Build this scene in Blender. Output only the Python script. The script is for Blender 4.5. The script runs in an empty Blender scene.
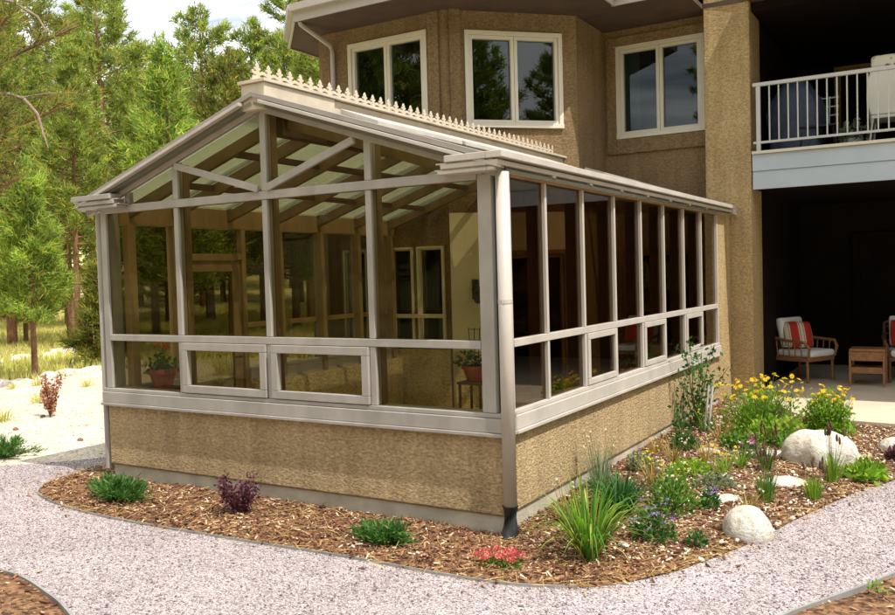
import bpy, math, random
import numpy as np
from mathutils import Vector, Matrix
S = bpy.context.scene
COL = S.collection
PI = math.pi
# ---------------------------------------------------------------- materials
def newmat(name):
    m = bpy.data.materials.new(name); m.use_nodes = True
    nt = m.node_tree; nt.nodes.clear()
    out = nt.nodes.new('ShaderNodeOutputMaterial')
    return m, nt, out
def N(nt, t, **kw):
    n = nt.nodes.new(t)
    for k, v in kw.items(): setattr(n, k, v)
    return n
def ramp(nt, fac, stops, interp='LINEAR'):
    r = N(nt, 'ShaderNodeValToRGB'); r.color_ramp.interpolation = interp
    e = r.color_ramp.elements
    while len(e) < len(stops): e.new(0.5)
    for el, (p, c) in zip(e, stops): el.position = p; el.color = (*c, 1)
    nt.links.new(fac, r.inputs[0]); return r.outputs[0]
def noise(nt, scale, detail=4, rough=.55, vec=None, dist=0):
    n = N(nt, 'ShaderNodeTexNoise'); n.inputs['Scale'].default_value = scale
    n.inputs['Detail'].default_value = detail; n.inputs['Roughness'].default_value = rough
    n.inputs['Distortion'].default_value = dist
    if vec is not None: nt.links.new(vec, n.inputs['Vector'])
    return n.outputs['Fac']
def coords(nt, scale=(1,1,1), kind='Object'):
    tc = N(nt, 'ShaderNodeTexCoord'); mp = N(nt, 'ShaderNodeMapping'); mp.inputs['Scale'].default_value = scale
    nt.links.new(tc.outputs[kind], mp.inputs[0]); return mp.outputs[0]
def mixc(nt, fac, a, b, mode='MIX'):
    m = N(nt, 'ShaderNodeMix', data_type='RGBA', blend_type=mode)
    for s, v in ((m.inputs[0], fac), (m.inputs[6], a), (m.inputs[7], b)):
        if isinstance(v, (int, float)): s.default_value = v
        elif isinstance(v, tuple): s.default_value = (*v, 1)
        else: nt.links.new(v, s)
    return m.outputs[2]
def bump(nt, h, strength=.3, dist=.01):
    b = N(nt, 'ShaderNodeBump'); b.inputs['Strength'].default_value = strength; b.inputs['Distance'].default_value = dist
    nt.links.new(h, b.inputs['Height']); return b.outputs[0]
def princ(nt, out, col, rough=.6, metal=0, spec=.5, normal=None):
    p = N(nt, 'ShaderNodeBsdfPrincipled')
    if isinstance(col, tuple): p.inputs['Base Color'].default_value = (*col, 1)
    else: nt.links.new(col, p.inputs['Base Color'])
    if isinstance(rough, (int, float)): p.inputs['Roughness'].default_value = rough
    else: nt.links.new(rough, p.inputs['Roughness'])
    p.inputs['Metallic'].default_value = metal; p.inputs['Specular IOR Level'].default_value = spec
    if normal is not None: nt.links.new(normal, p.inputs['Normal'])
    nt.links.new(p.outputs[0], out.inputs[0]); return p
M = {}
def plain(name, c, rough=.6, var=.18, scale=6, bmp=.15, bscale=60, bdist=.004, metal=0, spec=.5, vec=(1,1,1)):
    m, nt, out = newmat(name); v = coords(nt, vec)
    n1 = noise(nt, scale, 6, .6, v)
    lo = tuple(x*(1-var) for x in c); hi = tuple(min(1, x*(1+var)) for x in c)
    col = ramp(nt, n1, [(.3, lo), (.7, hi)])
    nrm = bump(nt, noise(nt, bscale, 3, .5, v), bmp, bdist)
    princ(nt, out, col, rough, metal, spec, nrm); M[name] = m; return m
def stucco(name, c, s=1.0):
    m, nt, out = newmat(name); v = coords(nt)
    v2 = coords(nt, (1, 1, 1.7)); v3 = coords(nt, (3.0, 3.0, .22))
    big = noise(nt, 1.3, 5, .6, v); streak = noise(nt, 2.2, 5, .65, v3)
    fine = noise(nt, 38*s, 5, .66, v2, .5)
    a = ramp(nt, big, [(.25, tuple(x*.78 for x in c)), (.75, tuple(x*1.15 for x in c))])
    b = ramp(nt, streak, [(.34, (.80, .78, .75)), (.60, (1.04, 1.04, 1.04))])
    d = ramp(nt, fine, [(.38, (.58, .53, .46)), (.60, (1.15, 1.15, 1.15))])
    col = mixc(nt, .75, a, b, 'MULTIPLY'); col = mixc(nt, .8, col, d, 'MULTIPLY')
    nrm = bump(nt, fine, 1.0, .024)
    princ(nt, out, col, .95, 0, .15, nrm); M[name] = m
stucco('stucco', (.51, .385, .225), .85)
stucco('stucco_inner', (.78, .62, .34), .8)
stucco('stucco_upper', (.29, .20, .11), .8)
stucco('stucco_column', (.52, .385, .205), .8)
plain('cream_wall', (.80, .72, .54), .9, .08, 3, .5, 40, .006, spec=.1)
plain('concrete', (.42, .38, .31), .95, .25, 4, .5, 60, .006, spec=.15)
plain('frame_shaded', (.32, .295, .27), .42, .16, 5, .06, 30, .001, vec=(1, 1, .5))  # darker copy of the frame paint, shade of the front put into it
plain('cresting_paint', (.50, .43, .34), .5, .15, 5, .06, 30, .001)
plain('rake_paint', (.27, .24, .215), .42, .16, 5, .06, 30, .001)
plain('trim_sunlit', (.46, .42, .38), .42, .12, 5, .06, 30, .001, vec=(1, 1, .5))  # same frame paint, lighter: sun on the right side put into the colour
plain('frame_white', (.62, .57, .48), .4, .05, 2.5, .05, 30, .001)
plain('siding_white', (.42, .48, .54), .5, .05, 2, .05, 30, .001)
plain('wood_tan', (.30, .20, .09), .5, .25, 5, .2, 70, .002, vec=(1, 1, .2))
plain('wood_rafter', (.20, .13, .065), .55, .25, 5, .2, 70, .002)
plain('wood_dark', (.10, .055, .03), .6, .3, 5, .2, 70, .002)
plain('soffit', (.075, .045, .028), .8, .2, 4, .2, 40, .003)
plain('gutter', (.42, .38, .34), .35, .06, 3, .03, 20, .001)
plain('roof_shingle', (.12, .10, .085), .9, .35, 14, .6, 25, .01)
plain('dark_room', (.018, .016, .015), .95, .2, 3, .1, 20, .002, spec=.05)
plain('recess_shade', (.014, .010, .008), .95, .2, 3, .1, 20, .002, spec=.05)  # near-black colour stands in for shade inside the balcony and patio recess
plain('black_plastic', (.015, .015, .017), .35, .2, 5, .1, 40, .002)
plain('patio_concrete', (.56, .46, .34), .9, .1, 2.5, .3, 70, .003, spec=.2)
plain('floor_tile', (.62, .52, .36), .6, .15, 3, .2, 20, .002)
plain('wicker', (.30, .135, .05), .55, .3, 30, .7, 160, .004)
plain('wicker_dark', (.16, .07, .035), .55, .3, 30, .7, 160, .004)
plain('cushion_white', (.78, .76, .72), .95, .05, 4, .3, 120, .002, spec=.1)
plain('cushion_red', (.42, .03, .025), .95, .15, 8, .3, 120, .002, spec=.1)
plain('terracotta', (.38, .09, .04), .8, .15, 8, .2, 50, .002)
plain('dark_metal', (.03, .03, .03), .45, .2, 8, .2, 60, .002, metal=.6)
plain('white_metal', (.50, .50, .48), .4, .05, 5, .05, 30, .001)
plain('grill_cover', (.06, .08, .14), .7, .35, 5, .6, 9, .03)
plain('edging', (.30, .30, .29), .55, .2, 5, .15, 40, .002, metal=.3)
plain('bark', (.20, .11, .065), .95, .45, 9, .9, 14, .03, spec=.1, vec=(1, 1, .3))
plain('bark_dead', (.24, .17, .13), .9, .3, 12, .6, 30, .01)
plain('stem_green', (.09, .14, .035), .7, .3, 20, .2, 40, .002)
plain('stem_brown', (.13, .075, .04), .8, .3, 20, .2, 40, .002)
plain('curtain', (.10, .22, .19), .9, .3, 9, .3, 20, .01, vec=(6, 6, .2))
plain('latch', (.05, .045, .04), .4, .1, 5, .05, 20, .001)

def fresnel(nt, ior):
    """same reflectance on the way in and out of a thin pane"""
    fr = N(nt, 'ShaderNodeFresnel'); ge = N(nt, 'ShaderNodeNewGeometry'); mr = N(nt, 'ShaderNodeMapRange')
    mr.inputs['To Min'].default_value = ior; mr.inputs['To Max'].default_value = 1/ior
    nt.links.new(ge.outputs['Backfacing'], mr.inputs[0]); nt.links.new(mr.outputs[0], fr.inputs[0]); return fr
def glass(name, tint, rough=0.0, ior=1.5):
    m, nt, out = newmat(name)
    tr = N(nt, 'ShaderNodeBsdfTransparent'); tr.inputs[0].default_value = (*tint, 1)
    gl = N(nt, 'ShaderNodeBsdfGlossy'); gl.inputs['Roughness'].default_value = rough; gl.inputs[0].default_value = (.9, .92, .9, 1)
    fr = fresnel(nt, ior)
    mx = N(nt, 'ShaderNodeMixShader')
    nt.links.new(fr.outputs[0], mx.inputs[0]); nt.links.new(tr.outputs[0], mx.inputs[1]); nt.links.new(gl.outputs[0], mx.inputs[2])
    nt.links.new(mx.outputs[0], out.inputs[0]); M[name] = m
glass('tinted_glass', (.79, .77, .66), ior=1.13)
glass('side_glass', (.53, .43, .34), ior=1.38)
glass('dark_glass', (.43, .41, .33), ior=1.2)
glass('house_glass', (.62, .65, .65), ior=1.5)
# translucent roof panel
m, nt, out = newmat('roof_glazing'); M['roof_glazing'] = m
v = coords(nt); c = ramp(nt, noise(nt, 5, 5, .6, v), [(.3, (.66, .69, .62)), (.7, (.78, .81, .74))])
d = N(nt, 'ShaderNodeBsdfDiffuse'); t = N(nt, 'ShaderNodeBsdfTranslucent'); g = N(nt, 'ShaderNodeBsdfGlossy'); g.inputs['Roughness'].default_value = .15
ct = mixc(nt, 1.0, c, (.52, .54, .47), 'MULTIPLY')
nt.links.new(c, d.inputs[0]); nt.links.new(ct, t.inputs[0])
a = N(nt, 'ShaderNodeAddShader'); nt.links.new(t.outputs[0], a.inputs[1])
d2 = N(nt, 'ShaderNodeMixShader'); d2.inputs[0].default_value = .86; nt.links.new(d.outputs[0], d2.inputs[1]); nt.links.new(t.outputs[0], d2.inputs[2])
tp_ = N(nt, 'ShaderNodeBsdfTransparent'); tp_.inputs[0].default_value = (.88, .86, .76, 1); d3 = N(nt, 'ShaderNodeMixShader'); d3.inputs[0].default_value = .50; nt.links.new(d2.outputs[0], d3.inputs[1]); nt.links.new(tp_.outputs[0], d3.inputs[2]); d2 = d3
fr = fresnel(nt, 1.5)
mx = N(nt, 'ShaderNodeMixShader'); nt.links.new(fr.outputs[0], mx.inputs[0]); nt.links.new(d2.outputs[0], mx.inputs[1]); nt.links.new(g.outputs[0], mx.inputs[2])
nt.links.new(mx.outputs[0], out.inputs[0])

def leafmat(name, stops, transl=.35, rough=.6, cl=1.3, clvar=.35):
    m, nt, out = newmat(name); geo = N(nt, 'ShaderNodeNewGeometry')
    c = ramp(nt, geo.outputs['Random Per Island'], stops)
    v = coords(nt); n = ramp(nt, noise(nt, cl, 3, .5, v), [(.3, (1-clvar,)*3), (.7, (1+clvar*.6, 1+clvar*.6, 1))])
    c = mixc(nt, 1.0, c, n, 'MULTIPLY')
    p = N(nt, 'ShaderNodeBsdfPrincipled'); nt.links.new(c, p.inputs['Base Color']); p.inputs['Roughness'].default_value = rough; p.inputs['Specular IOR Level'].default_value = .3
    t = N(nt, 'ShaderNodeBsdfTranslucent'); nt.links.new(mixc(nt, 1.0, c, (1.6, 1.7, .8), 'MULTIPLY'), t.inputs[0])
    mx = N(nt, 'ShaderNodeMixShader'); mx.inputs[0].default_value = transl + (.13 if 'needles' in name else 0)
    nt.links.new(p.outputs[0], mx.inputs[1]); nt.links.new(t.outputs[0], mx.inputs[2]); nt.links.new(mx.outputs[0], out.inputs[0]); M[name] = m
leafmat('needles', [(0, (.07, .12, .045)), (.45, (.21, .28, .08)), (.8, (.36, .42, .13)), (.93, (.50, .40, .15)), (1, (.48, .24, .08))], cl=2.2, clvar=.6)
leafmat('needles_young', [(0, (.07, .14, .04)), (.45, (.21, .31, .07)), (.85, (.44, .50, .15)), (1, (.50, .38, .12))], cl=2.2, clvar=.45)
leafmat('needles_old', [(0, (.05, .08, .03)), (.5, (.16, .19, .06)), (.8, (.30, .28, .09)), (1, (.42, .22, .09))], cl=2.2, clvar=.6)
leafmat('grass_blades', [(0, (.05, .15, .02)), (.6, (.13, .29, .03)), (.88, (.28, .38, .06)), (1, (.62, .50, .14))], .4, cl=6, clvar=.15)
leafmat('iris_blades', [(0, (.025, .09, .035)), (.7, (.05, .16, .05)), (1, (.14, .25, .07))], .3)
leafmat('leaves', [(0, (.04, .12, .02)), (.6, (.10, .24, .03)), (1, (.24, .34, .06))], .35, cl=8, clvar=.2)
leafmat('leaves_dark', [(0, (.02, .07, .02)), (.6, (.05, .14, .03)), (1, (.12, .22, .06))], .3, cl=8, clvar=.2)
leafmat('leaves_bright', [(0, (.10, .22, .02)), (.6, (.22, .38, .04)), (1, (.40, .48, .08))], .4, cl=8, clvar=.2)
leafmat('leaves_juniper', [(0, (.025, .08, .02)), (.6, (.06, .16, .03)), (1, (.14, .26, .06))], .25, cl=8, clvar=.2)
leafmat('leaves_purple', [(0, (.05, .015, .03)), (.6, (.13, .035, .07)), (1, (.24, .10, .15))], .3, cl=8, clvar=.2)
leafmat('leaves_red', [(0, (.20, .06, .05)), (.6, (.36, .13, .11)), (1, (.46, .28, .18))], .3, cl=8, clvar=.2)
leafmat('leaves_grey', [(0, (.10, .14, .10)), (.6, (.20, .26, .18)), (1, (.35, .38, .28))], .3, cl=8, clvar=.2)
leafmat('dry_leaves', [(0, (.20, .11, .04)), (.5, (.42, .27, .10)), (1, (.62, .50, .22))], .3, cl=8, clvar=.2)
leafmat('meadow_grass', [(0, (.26, .30, .09)), (.4, (.52, .47, .18)), (1, (.78, .68, .38))], .4, cl=.5, clvar=.3)
leafmat('petal_yellow', [(0, (.75, .42, .01)), (.6, (.88, .62, .02)), (1, (.9, .72, .08))], .3)
leafmat('petal_violet', [(0, (.16, .10, .45)), (.6, (.30, .20, .62)), (1, (.50, .38, .70))], .3)
leafmat('petal_pink', [(0, (.35, .05, .06)), (.5, (.62, .12, .13)), (1, (.80, .36, .32))], .25, cl=12, clvar=.15)
leafmat('petal_white', [(0, (.70, .62, .62)), (1, (.85, .80, .78))], .3)
leafmat('petal_magenta', [(0, (.35, .06, .25)), (1, (.60, .20, .45))], .3)
leafmat('petal_red', [(0, (.55, .01, .01)), (1, (.75, .04, .03))], .3)
leafmat('seed_heads', [(0, (.05, .02, .02)), (1, (.15, .08, .05))], .1)
# chips, gravel: random per piece
def pieces(name, stops, rough=.9, transl=0):
    m, nt, out = newmat(name); geo = N(nt, 'ShaderNodeNewGeometry')
    c = ramp(nt, geo.outputs['Random Per Island'], stops)
    v = coords(nt); n = ramp(nt, noise(nt, 1.2, 5, .6, v), [(.3, (.78, .76, .76)), (.7, (1.1, 1.1, 1.1))])
    princ(nt, out, mixc(nt, 1.0, c, n, 'MULTIPLY'), rough, 0, .2); M[name] = m
pieces('bark_chips', [(0, (.07, .025, .015)), (.3, (.14, .06, .035)), (.6, (.26, .125, .065)), (.84, (.42, .25, .135)), (.94, (.64, .48, .30)), (1, (.78, .68, .52))])
pieces('pebbles', [(0, (.10, .075, .09)), (.2, (.24, .195, .20)), (.45, (.36, .295, .29)), (.7, (.46, .385, .37)), (.88, (.58, .50, .48)), (1, (.72, .67, .65))])
pieces('yard_pebbles', [(0, (.30, .22, .16)), (.2, (.62, .52, .42)), (.6, (.80, .72, .60)), (1, (.86, .80, .70))])
# gravel sheet
def gravel(name, stops, scale, big):
    m, nt, out = newmat(name); v = coords(nt)
    vo = N(nt, 'ShaderNodeTexVoronoi'); vo.inputs['Scale'].default_value = scale; nt.links.new(v, vo.inputs['Vector'])
    sx = N(nt, 'ShaderNodeSeparateColor'); nt.links.new(vo.outputs['Color'], sx.inputs[0])
    c = ramp(nt, sx.outputs[0], stops)
    b = ramp(nt, noise(nt, 1.1, 6, .65, v), [(.3, (big,)*3), (.7, (1.05,)*3)])
    c = mixc(nt, 1.0, c, b, 'MULTIPLY')
    nrm = bump(nt, vo.outputs['Distance'], -.9, .012)
    princ(nt, out, c, .95, 0, .2, nrm); M[name] = m
gravel('path_gravel', [(0, (.15, .12, .13)), (.3, (.30, .25, .255)), (.7, (.43, .365, .36)), (1, (.58, .51, .50))], 120, .74)
gravel('yard_gravel', [(0, (.38, .31, .22)), (.3, (.58, .50, .385)), (1, (.74, .66, .53))], 45, .70)
gravel('bed_soil', [(0, (.06, .03, .02)), (.4, (.16, .08, .04)), (1, (.32, .18, .09))], 40, .7)
m, nt, out = newmat('meadow'); M['meadow'] = m
v = coords(nt); n1 = noise(nt, .16, 6, .6, v); n2 = noise(nt, 3.5, 6, .7, v)
c = ramp(nt, n1, [(.34, (.24, .27, .07)), (.44, (.42, .38, .13)), (.54, (.58, .50, .24)), (.7, (.66, .58, .38))])
c = mixc(nt, .7, c, ramp(nt, n2, [(.3, (.55, .6, .45)), (.7, (1.15, 1.1, 1.0))]), 'MULTIPLY')
princ(nt, out, c, 1, 0, .1, bump(nt, n2, .6, .05))
m, nt, out = newmat('limestone'); M['limestone'] = m
v = coords(nt); n1 = noise(nt, 3, 7, .65, v); n2 = noise(nt, 22, 6, .7, v)
c = ramp(nt, n1, [(.3, (.42, .35, .27)), (.45, (.62, .56, .47)), (.62, (.76, .73, .68))])
c = mixc(nt, .6, c, ramp(nt, n2, [(.36, (.50, .46, .42)), (.52, (1, 1, 1))]), 'MULTIPLY')
princ(nt, out, c, .9, 0, .2, bump(nt, n2, .9, .03))
m, nt, out = newmat('pattern_fabric'); M['pattern_fabric'] = m
v = coords(nt); vo = N(nt, 'ShaderNodeTexVoronoi'); vo.inputs['Scale'].default_value = 14; nt.links.new(v, vo.inputs['Vector'])
princ(nt, out, ramp(nt, vo.outputs['Distance'], [(.25, (.30, .10, .16)), (.4, (.75, .72, .62))]), .95, 0, .1)
m, nt, out = newmat('striped_red'); M['striped_red'] = m
v = coords(nt); w = N(nt, 'ShaderNodeTexWave'); w.inputs['Scale'].default_value = 1.5; w.inputs['Phase Offset'].default_value = 2.2; w.bands_direction = 'X'; nt.links.new(v, w.inputs['Vector'])
princ(nt, out, ramp(nt, w.outputs['Fac'], [(.0, (.45, .04, .03)), (.55, (.45, .04, .03)), (.6, (.66, .55, .42)), (.8, (.25, .14, .10)), (.9, (.66, .55, .42))], 'CONSTANT'), .95, 0, .1)

# ---------------------------------------------------------------- mesh helpers
class MB:
    def __init__(s): s.v = []; s.f = []
    def add(s, vs, fs):
        b = len(s.v); s.v += [tuple(map(float, q)) for q in vs]; s.f += [tuple(b+i for i in f) for f in fs]; return s
    def box(s, a, b):
        x0, y0, z0 = a; x1, y1, z1 = b
        if x0 > x1: x0, x1 = x1, x0
        if y0 > y1: y0, y1 = y1, y0
        if z0 > z1: z0, z1 = z1, z0
        return s.add([(x0,y0,z0),(x1,y0,z0),(x1,y1,z0),(x0,y1,z0),(x0,y0,z1),(x1,y0,z1),(x1,y1,z1),(x0,y1,z1)],
              [(0,3,2,1),(4,5,6,7),(0,1,5,4),(1,2,6,5),(2,3,7,6),(3,0,4,7)])
    def bar(s, p, q, w, h, up=(0,0,1)):
        p = Vector(p); q = Vector(q); d = (q-p).normalized(); u = Vector(up); r = d.cross(u)
        if r.length < 1e-4: r = d.cross(Vector((1,0,0)))
        r.normalize(); u = r.cross(d).normalized()
        vs = [c + r*(i*w/2) + u*(j*h/2) for c in (p, q) for i, j in ((-1,-1),(1,-1),(1,1),(-1,1))]
        return s.add(vs, [(0,1,2,3),(7,6,5,4),(0,4,5,1),(1,5,6,2),(2,6,7,3),(3,7,4,0)])
    def prism(s, poly, z0, z1):     # polygon in xy, ccw
        n = len(poly)
        return s.add([(x,y,z0) for x,y in poly]+[(x,y,z1) for x,y in poly], [tuple(range(n-1,-1,-1)), tuple(range(n,2*n))]+[(i,(i+1)%n,n+(i+1)%n,n+i) for i in range(n)])
    def prof(s, poly3, off):        # arbitrary planar polygon extruded by a vector
        n = len(poly3); o = Vector(off)
        return s.add([Vector(q) for q in poly3]+[Vector(q)+o for q in poly3], [tuple(range(n-1,-1,-1)), tuple(range(n,2*n))]+[(i,(i+1)%n,n+(i+1)%n,n+i) for i in range(n)])
    def tube(s, pts, rad, n=8, cap=True):
        pts = [Vector(q) for q in pts]; b = len(s.v); k = len(pts)
        if not hasattr(rad, '__len__'): rad = [rad]*k
        ref = Vector((0,0,1))
        for i, q in enumerate(pts):
            d = (pts[min(i+1,k-1)]-pts[max(i-1,0)]).normalized()
            r = d.cross(ref)
            if r.length < .05: r = d.cross(Vector((1,0,0)))
            r.normalize(); u = r.cross(d)
            for j in range(n):
                a = 2*PI*j/n; s.v.append(tuple(q + (r*math.cos(a)+u*math.sin(a))*rad[i]))
        for i in range(k-1):
            for j in range(n):
                s.f.append((b+i*n+j, b+i*n+(j+1)%n, b+(i+1)*n+(j+1)%n, b+(i+1)*n+j))
        if cap: s.f.append(tuple(b+j for j in range(n-1,-1,-1))); s.f.append(tuple(b+(k-1)*n+j for j in range(n)))
        return s
    def lathe(s, c, prof, n=20):
        return s.tube([(c[0], c[1], c[2]+z) for r, z in prof], [max(r, .001) for r, z in prof], n)
    def build(s, name, mat, parent=None, bevel=0, smooth=False, origin=None):
        me = bpy.data.meshes.new(name); V = np.array(s.v, dtype=float)
        if origin is None: origin = ((V[:,0].min()+V[:,0].max())/2, (V[:,1].min()+V[:,1].max())/2, V[:,2].min())
        V = V - np.array(origin)
        me.from_pydata([tuple(q) for q in V], [], s.f); me.update()
        return link(name, me, mat, parent, origin, bevel, smooth)
WPOS = {}
def link(name, me, mat, parent, origin, bevel=0, smooth=False):
    o = bpy.data.objects.new(name, me); COL.objects.link(o)
    me.materials.append(M[mat] if isinstance(mat, str) else mat)
    WPOS[o] = Vector(origin)
    if parent is not None: o.parent = parent; o.location = WPOS[o]-WPOS[parent]
    else: o.location = WPOS[o]
    if smooth: me.polygons.foreach_set('use_smooth', [True]*len(me.polygons))
    if bevel:
        b = o.modifiers.new('bevel', 'BEVEL'); b.width = bevel; b.segments = 2; b.limit_method = 'ANGLE'
    return o
def bulk(name, V, F, mat, parent=None, origin=(0,0,0), smooth=False):
    V = np.asarray(V, dtype=np.float32).reshape(-1,3) - np.asarray(origin, dtype=np.float32); F = np.asarray(F, dtype=np.int32)
    m, k = F.shape; me = bpy.data.meshes.new(name)
    me.vertices.add(len(V)); me.vertices.foreach_set('co', V.ravel())
    me.loops.add(m*k); me.loops.foreach_set('vertex_index', F.ravel())
    me.polygons.add(m); me.polygons.foreach_set('loop_start', np.arange(0, m*k, k, dtype=np.int32)); me.polygons.foreach_set('loop_total', np.full(m, k, dtype=np.int32))
    me.update(calc_edges=True); me.validate()
    return link(name, me, mat, parent, origin, 0, smooth)
def thing(name, label, cat, loc, group=None):
    o = bpy.data.objects.new(name, None); COL.objects.link(o); o.location = loc; WPOS[o] = Vector(loc); o.empty_display_size = .1
    return tag(o, label, cat, group)
def tag(o, label, cat, group=None, kind=None):
    o['label'] = label; o['category'] = cat
    if group: o['group'] = group
    if kind: o['kind'] = kind
    return o
def struct(o): o['kind'] = 'structure'; return o
def copy_tree(o, parent=None):
    c = o.copy(); COL.objects.link(c); c.parent = parent; WPOS[c] = WPOS[o].copy()
    for ch in o.children: copy_tree(ch, c)
    return c
R = np.random.default_rng(7)
def unit(a): return a/np.maximum(np.linalg.norm(a, axis=-1, keepdims=True), 1e-6)
def inst(base, F, pos, size, dirn=None, rng=R):
    """copies of base verts (k,3) at pos with random rotation; base's z axis goes along dirn"""
    n = len(pos); size = np.asarray(size).reshape(-1,1,1) if np.ndim(size) else size
    if dirn is None: dirn = unit(rng.normal(size=(n,3)))
    d = unit(dirn); a = unit(np.cross(d, rng.normal(size=(n,3)))); b = np.cross(d, a)
    Rm = np.stack([a, b, d], axis=1)                       # rows
    V = np.einsum('kc,ncj->nkj', base, Rm)*size + pos[:,None,:]
    Fa = (np.asarray(F)[None] + (np.arange(n)*len(base))[:,None,None]).reshape(-1, np.asarray(F).shape[1])
    return V.reshape(-1,3), Fa
LEAF = np.array([(0,0,0),(-.28,.0,.45),(0,.08,1.0),(.28,0,.45)]); LEAF_F = [(0,1,2,3)]
def leaf_pos(n, c, rad, rng, shell=.5):
    d = unit(rng.normal(size=(n,3))); d[:,2] = np.abs(d[:,2])*.9+.05*rng.normal(size=n)
    r = shell + (1-shell)*rng.random(n)**.6
    lump = 1 + .22*np.sin(5*d[:,0]+c[0]*9)*np.cos(6*d[:,1]+c[1]*7)
    return np.array(c) + d*np.array(rad)*(r*lump)[:,None], d
def blades(n, c, L, w, spread, rng, droop=1.0, base=.05, seg=6, up=1.0):
    """arching grass blades as strips"""
    az = rng.random(n)*2*PI; out = spread*(.15+.85*rng.random(n)); ln = L*(.55+.5*rng.random(n))
    b0 = np.array(c)+np.stack([np.cos(az)*base*rng.random(n), np.sin(az)*base*rng.random(n), np.zeros(n)], 1)
    V = np.zeros((n, (seg+1)*2, 3)); side = np.stack([-np.sin(az), np.cos(az), np.zeros(n)], 1)
    for i in range(seg+1):
        t = i/seg
        r = ln*out*t*(1+.3*t); z = ln*up*(t - droop*out*t*t*t*.9)
        ctr = b0 + np.stack([np.cos(az)*r, np.sin(az)*r, z], 1)
        ww = w*(1-t**2.2)*(.6+.4*min(1, t*4))+.0006
        V[:,2*i] = ctr - side*ww/2; V[:,2*i+1] = ctr + side*ww/2
    F = [(2*i, 2*i+1, 2*i+3, 2*i+2) for i in range(seg)]
    Fa = (np.array(F)[None]+(np.arange(n)*(seg+1)*2)[:,None,None]).reshape(-1,4)
    return V.reshape(-1,3), Fa

# ---------------------------------------------------------------- SUNROOM
SR = thing('sunroom', 'glass gabled sunroom with pale metal frames on a stucco knee wall, built against the house', 'sunroom', (-2, 2.9, 0))
XL, XR, YF, YB, TZ, EZ, RZ = -3.98, .05, -.03, 5.85, 1.32, 2.46, 3.14
SL = (RZ-EZ-.02)/2.02
def rz(x): return RZ - SL*abs(x+2)          # underside of the roof
b = .7237
ys = [b*i for i in range(1, 8)]
f = MB(); f.box((XL+.02, YF+.02, -.2), (XR-.02, .16, .165)); f.box((XR-.2, .16, -.2), (XR-.02, 6.45, .165)); f.box((XL+.02, .16, -.2), (XL+.18, 4.48, .165))
f.build('concrete_footing', 'concrete', SR, .006)
MB().box((XL, YF, .17), (XR, .15, .71)).build('front_knee_wall', 'stucco', SR, .012)
MB().box((XR-.18, .152, .17), (XR, 5.83, .71)).build('side_knee_wall', 'stucco', SR, .012)
MB().box((XL, .152, .17), (XL+.18, .70, .71)).box((XL, 1.68, .17), (XL+.18, 4.48, .71)).build('side_knee_wall', 'stucco', SR, .012)
MB().box((XR-.25, 5.832, -.1), (XR, 6.495, EZ+.02)).build('end_wall', 'stucco_column', SR, .01)
MB().box((XL+.182, 1.69, .052), (XL+.20, 4.44, .705)).build('inner_lining', 'stucco_inner', SR)
# sills
def sill(a, bb, axis, out):
    m = MB()
    if axis == 'x':
        m.box((a, YF-.035, .735), (bb, .1, .83)); m.box((a-.008, YF-.05, .708), (bb+.008, .1, .733)); m.box((a-.004, YF-.015, .832), (bb+.004, .1, .862))
    else:
        s = 1 if out > -2 else -1
        m.box((out+s*.035, a, .735), (out-s*.12, bb, .83)); m.box((out+s*.05, a-.004, .708), (out-s*.12, bb, .733)); m.box((out+s*.015, a, .832), (out-s*.12, bb, .862))
    m.build('sill', 'frame_shaded' if axis == 'x' else 'trim_sunlit', SR, .004)
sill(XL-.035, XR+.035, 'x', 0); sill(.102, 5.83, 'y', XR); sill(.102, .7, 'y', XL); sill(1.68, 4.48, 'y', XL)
# corner posts
def post(x0, y0, x1, y1, z0=.864, z1=EZ, name='corner_post', mat='frame_shaded', bev=.004):
    return MB().box((x0,y0,z0),(x1,y1,z1)).build(name, mat, SR, bev)
post(-.10, YF-.005, .004, .11); post(.006, .01, .044, .11, mat='latch', name='corner_shade_strip'); post(XL, YF-.005, XL+.075, .11)  # dark strip stands in for the shade between corner post and downspout
# front mullions and rails
for x in (-3, -2, -1):
    post(x-.026, YF-.005, x+.026, .03, .864, TZ-.03, 'mullion'); post(x-.026, YF-.005, x+.026, .03, TZ+.03, EZ-.034, 'mullion')
    post(x-.03, YF-.002, x+.03, .03, EZ+.036, rz(x)-.005, 'gable_mullion')
post(-3.64, YF-.002, -3.60, .03, EZ+.036, rz(-3.62)-.005, 'gable_mullion')
MB().box((XL+.077, YF-.008, TZ-.028), (-.102, .032, TZ+.028)).build('transom_rail', 'frame_shaded', SR, .004)
MB().box((XL+.077, YF-.012, EZ-.032), (-.102, .034, EZ+.034)).build('cross_rail', 'frame_shaded', SR, .004)
for sx in (-1, 1):
    x1 = -2+sx*.97 if sx < 0 else -2+.90
    MB().bar((-2+sx*.04, YF-.02, EZ+.05), (x1, YF-.02, rz(x1)-.05), .03, .055).build('gable_brace', 'frame_shaded', SR, .003)
# raking cornice, front
for sx in (-1, 1):
    xe = -2+sx*2.12
    for k, (yy, zt, zb) in enumerate(((-.070, .012, -.034), (-.105, .058, .022), (-.145, .108, .068))):
        m = MB(); z0 = RZ+.0
        if k == 0: MB().prof([(-2, -.06, z0-.02), (xe, -.06, z0-.02-SL*2.12), (xe, -.06, z0+.10-SL*2.12), (-2, -.06, z0+.10)], (0, .02, 0)).build('rake_board', 'gutter', SR)
        A = [(-2, yy, z0+zb), (xe, yy, z0+zb-SL*2.12), (xe, yy, z0+zt-SL*2.12), (-2, yy, z0+zt)]
        m.prof(A, (0, -yy-.032, 0)); m.build('rake_moulding', 'rake_paint', SR, .003)
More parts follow.
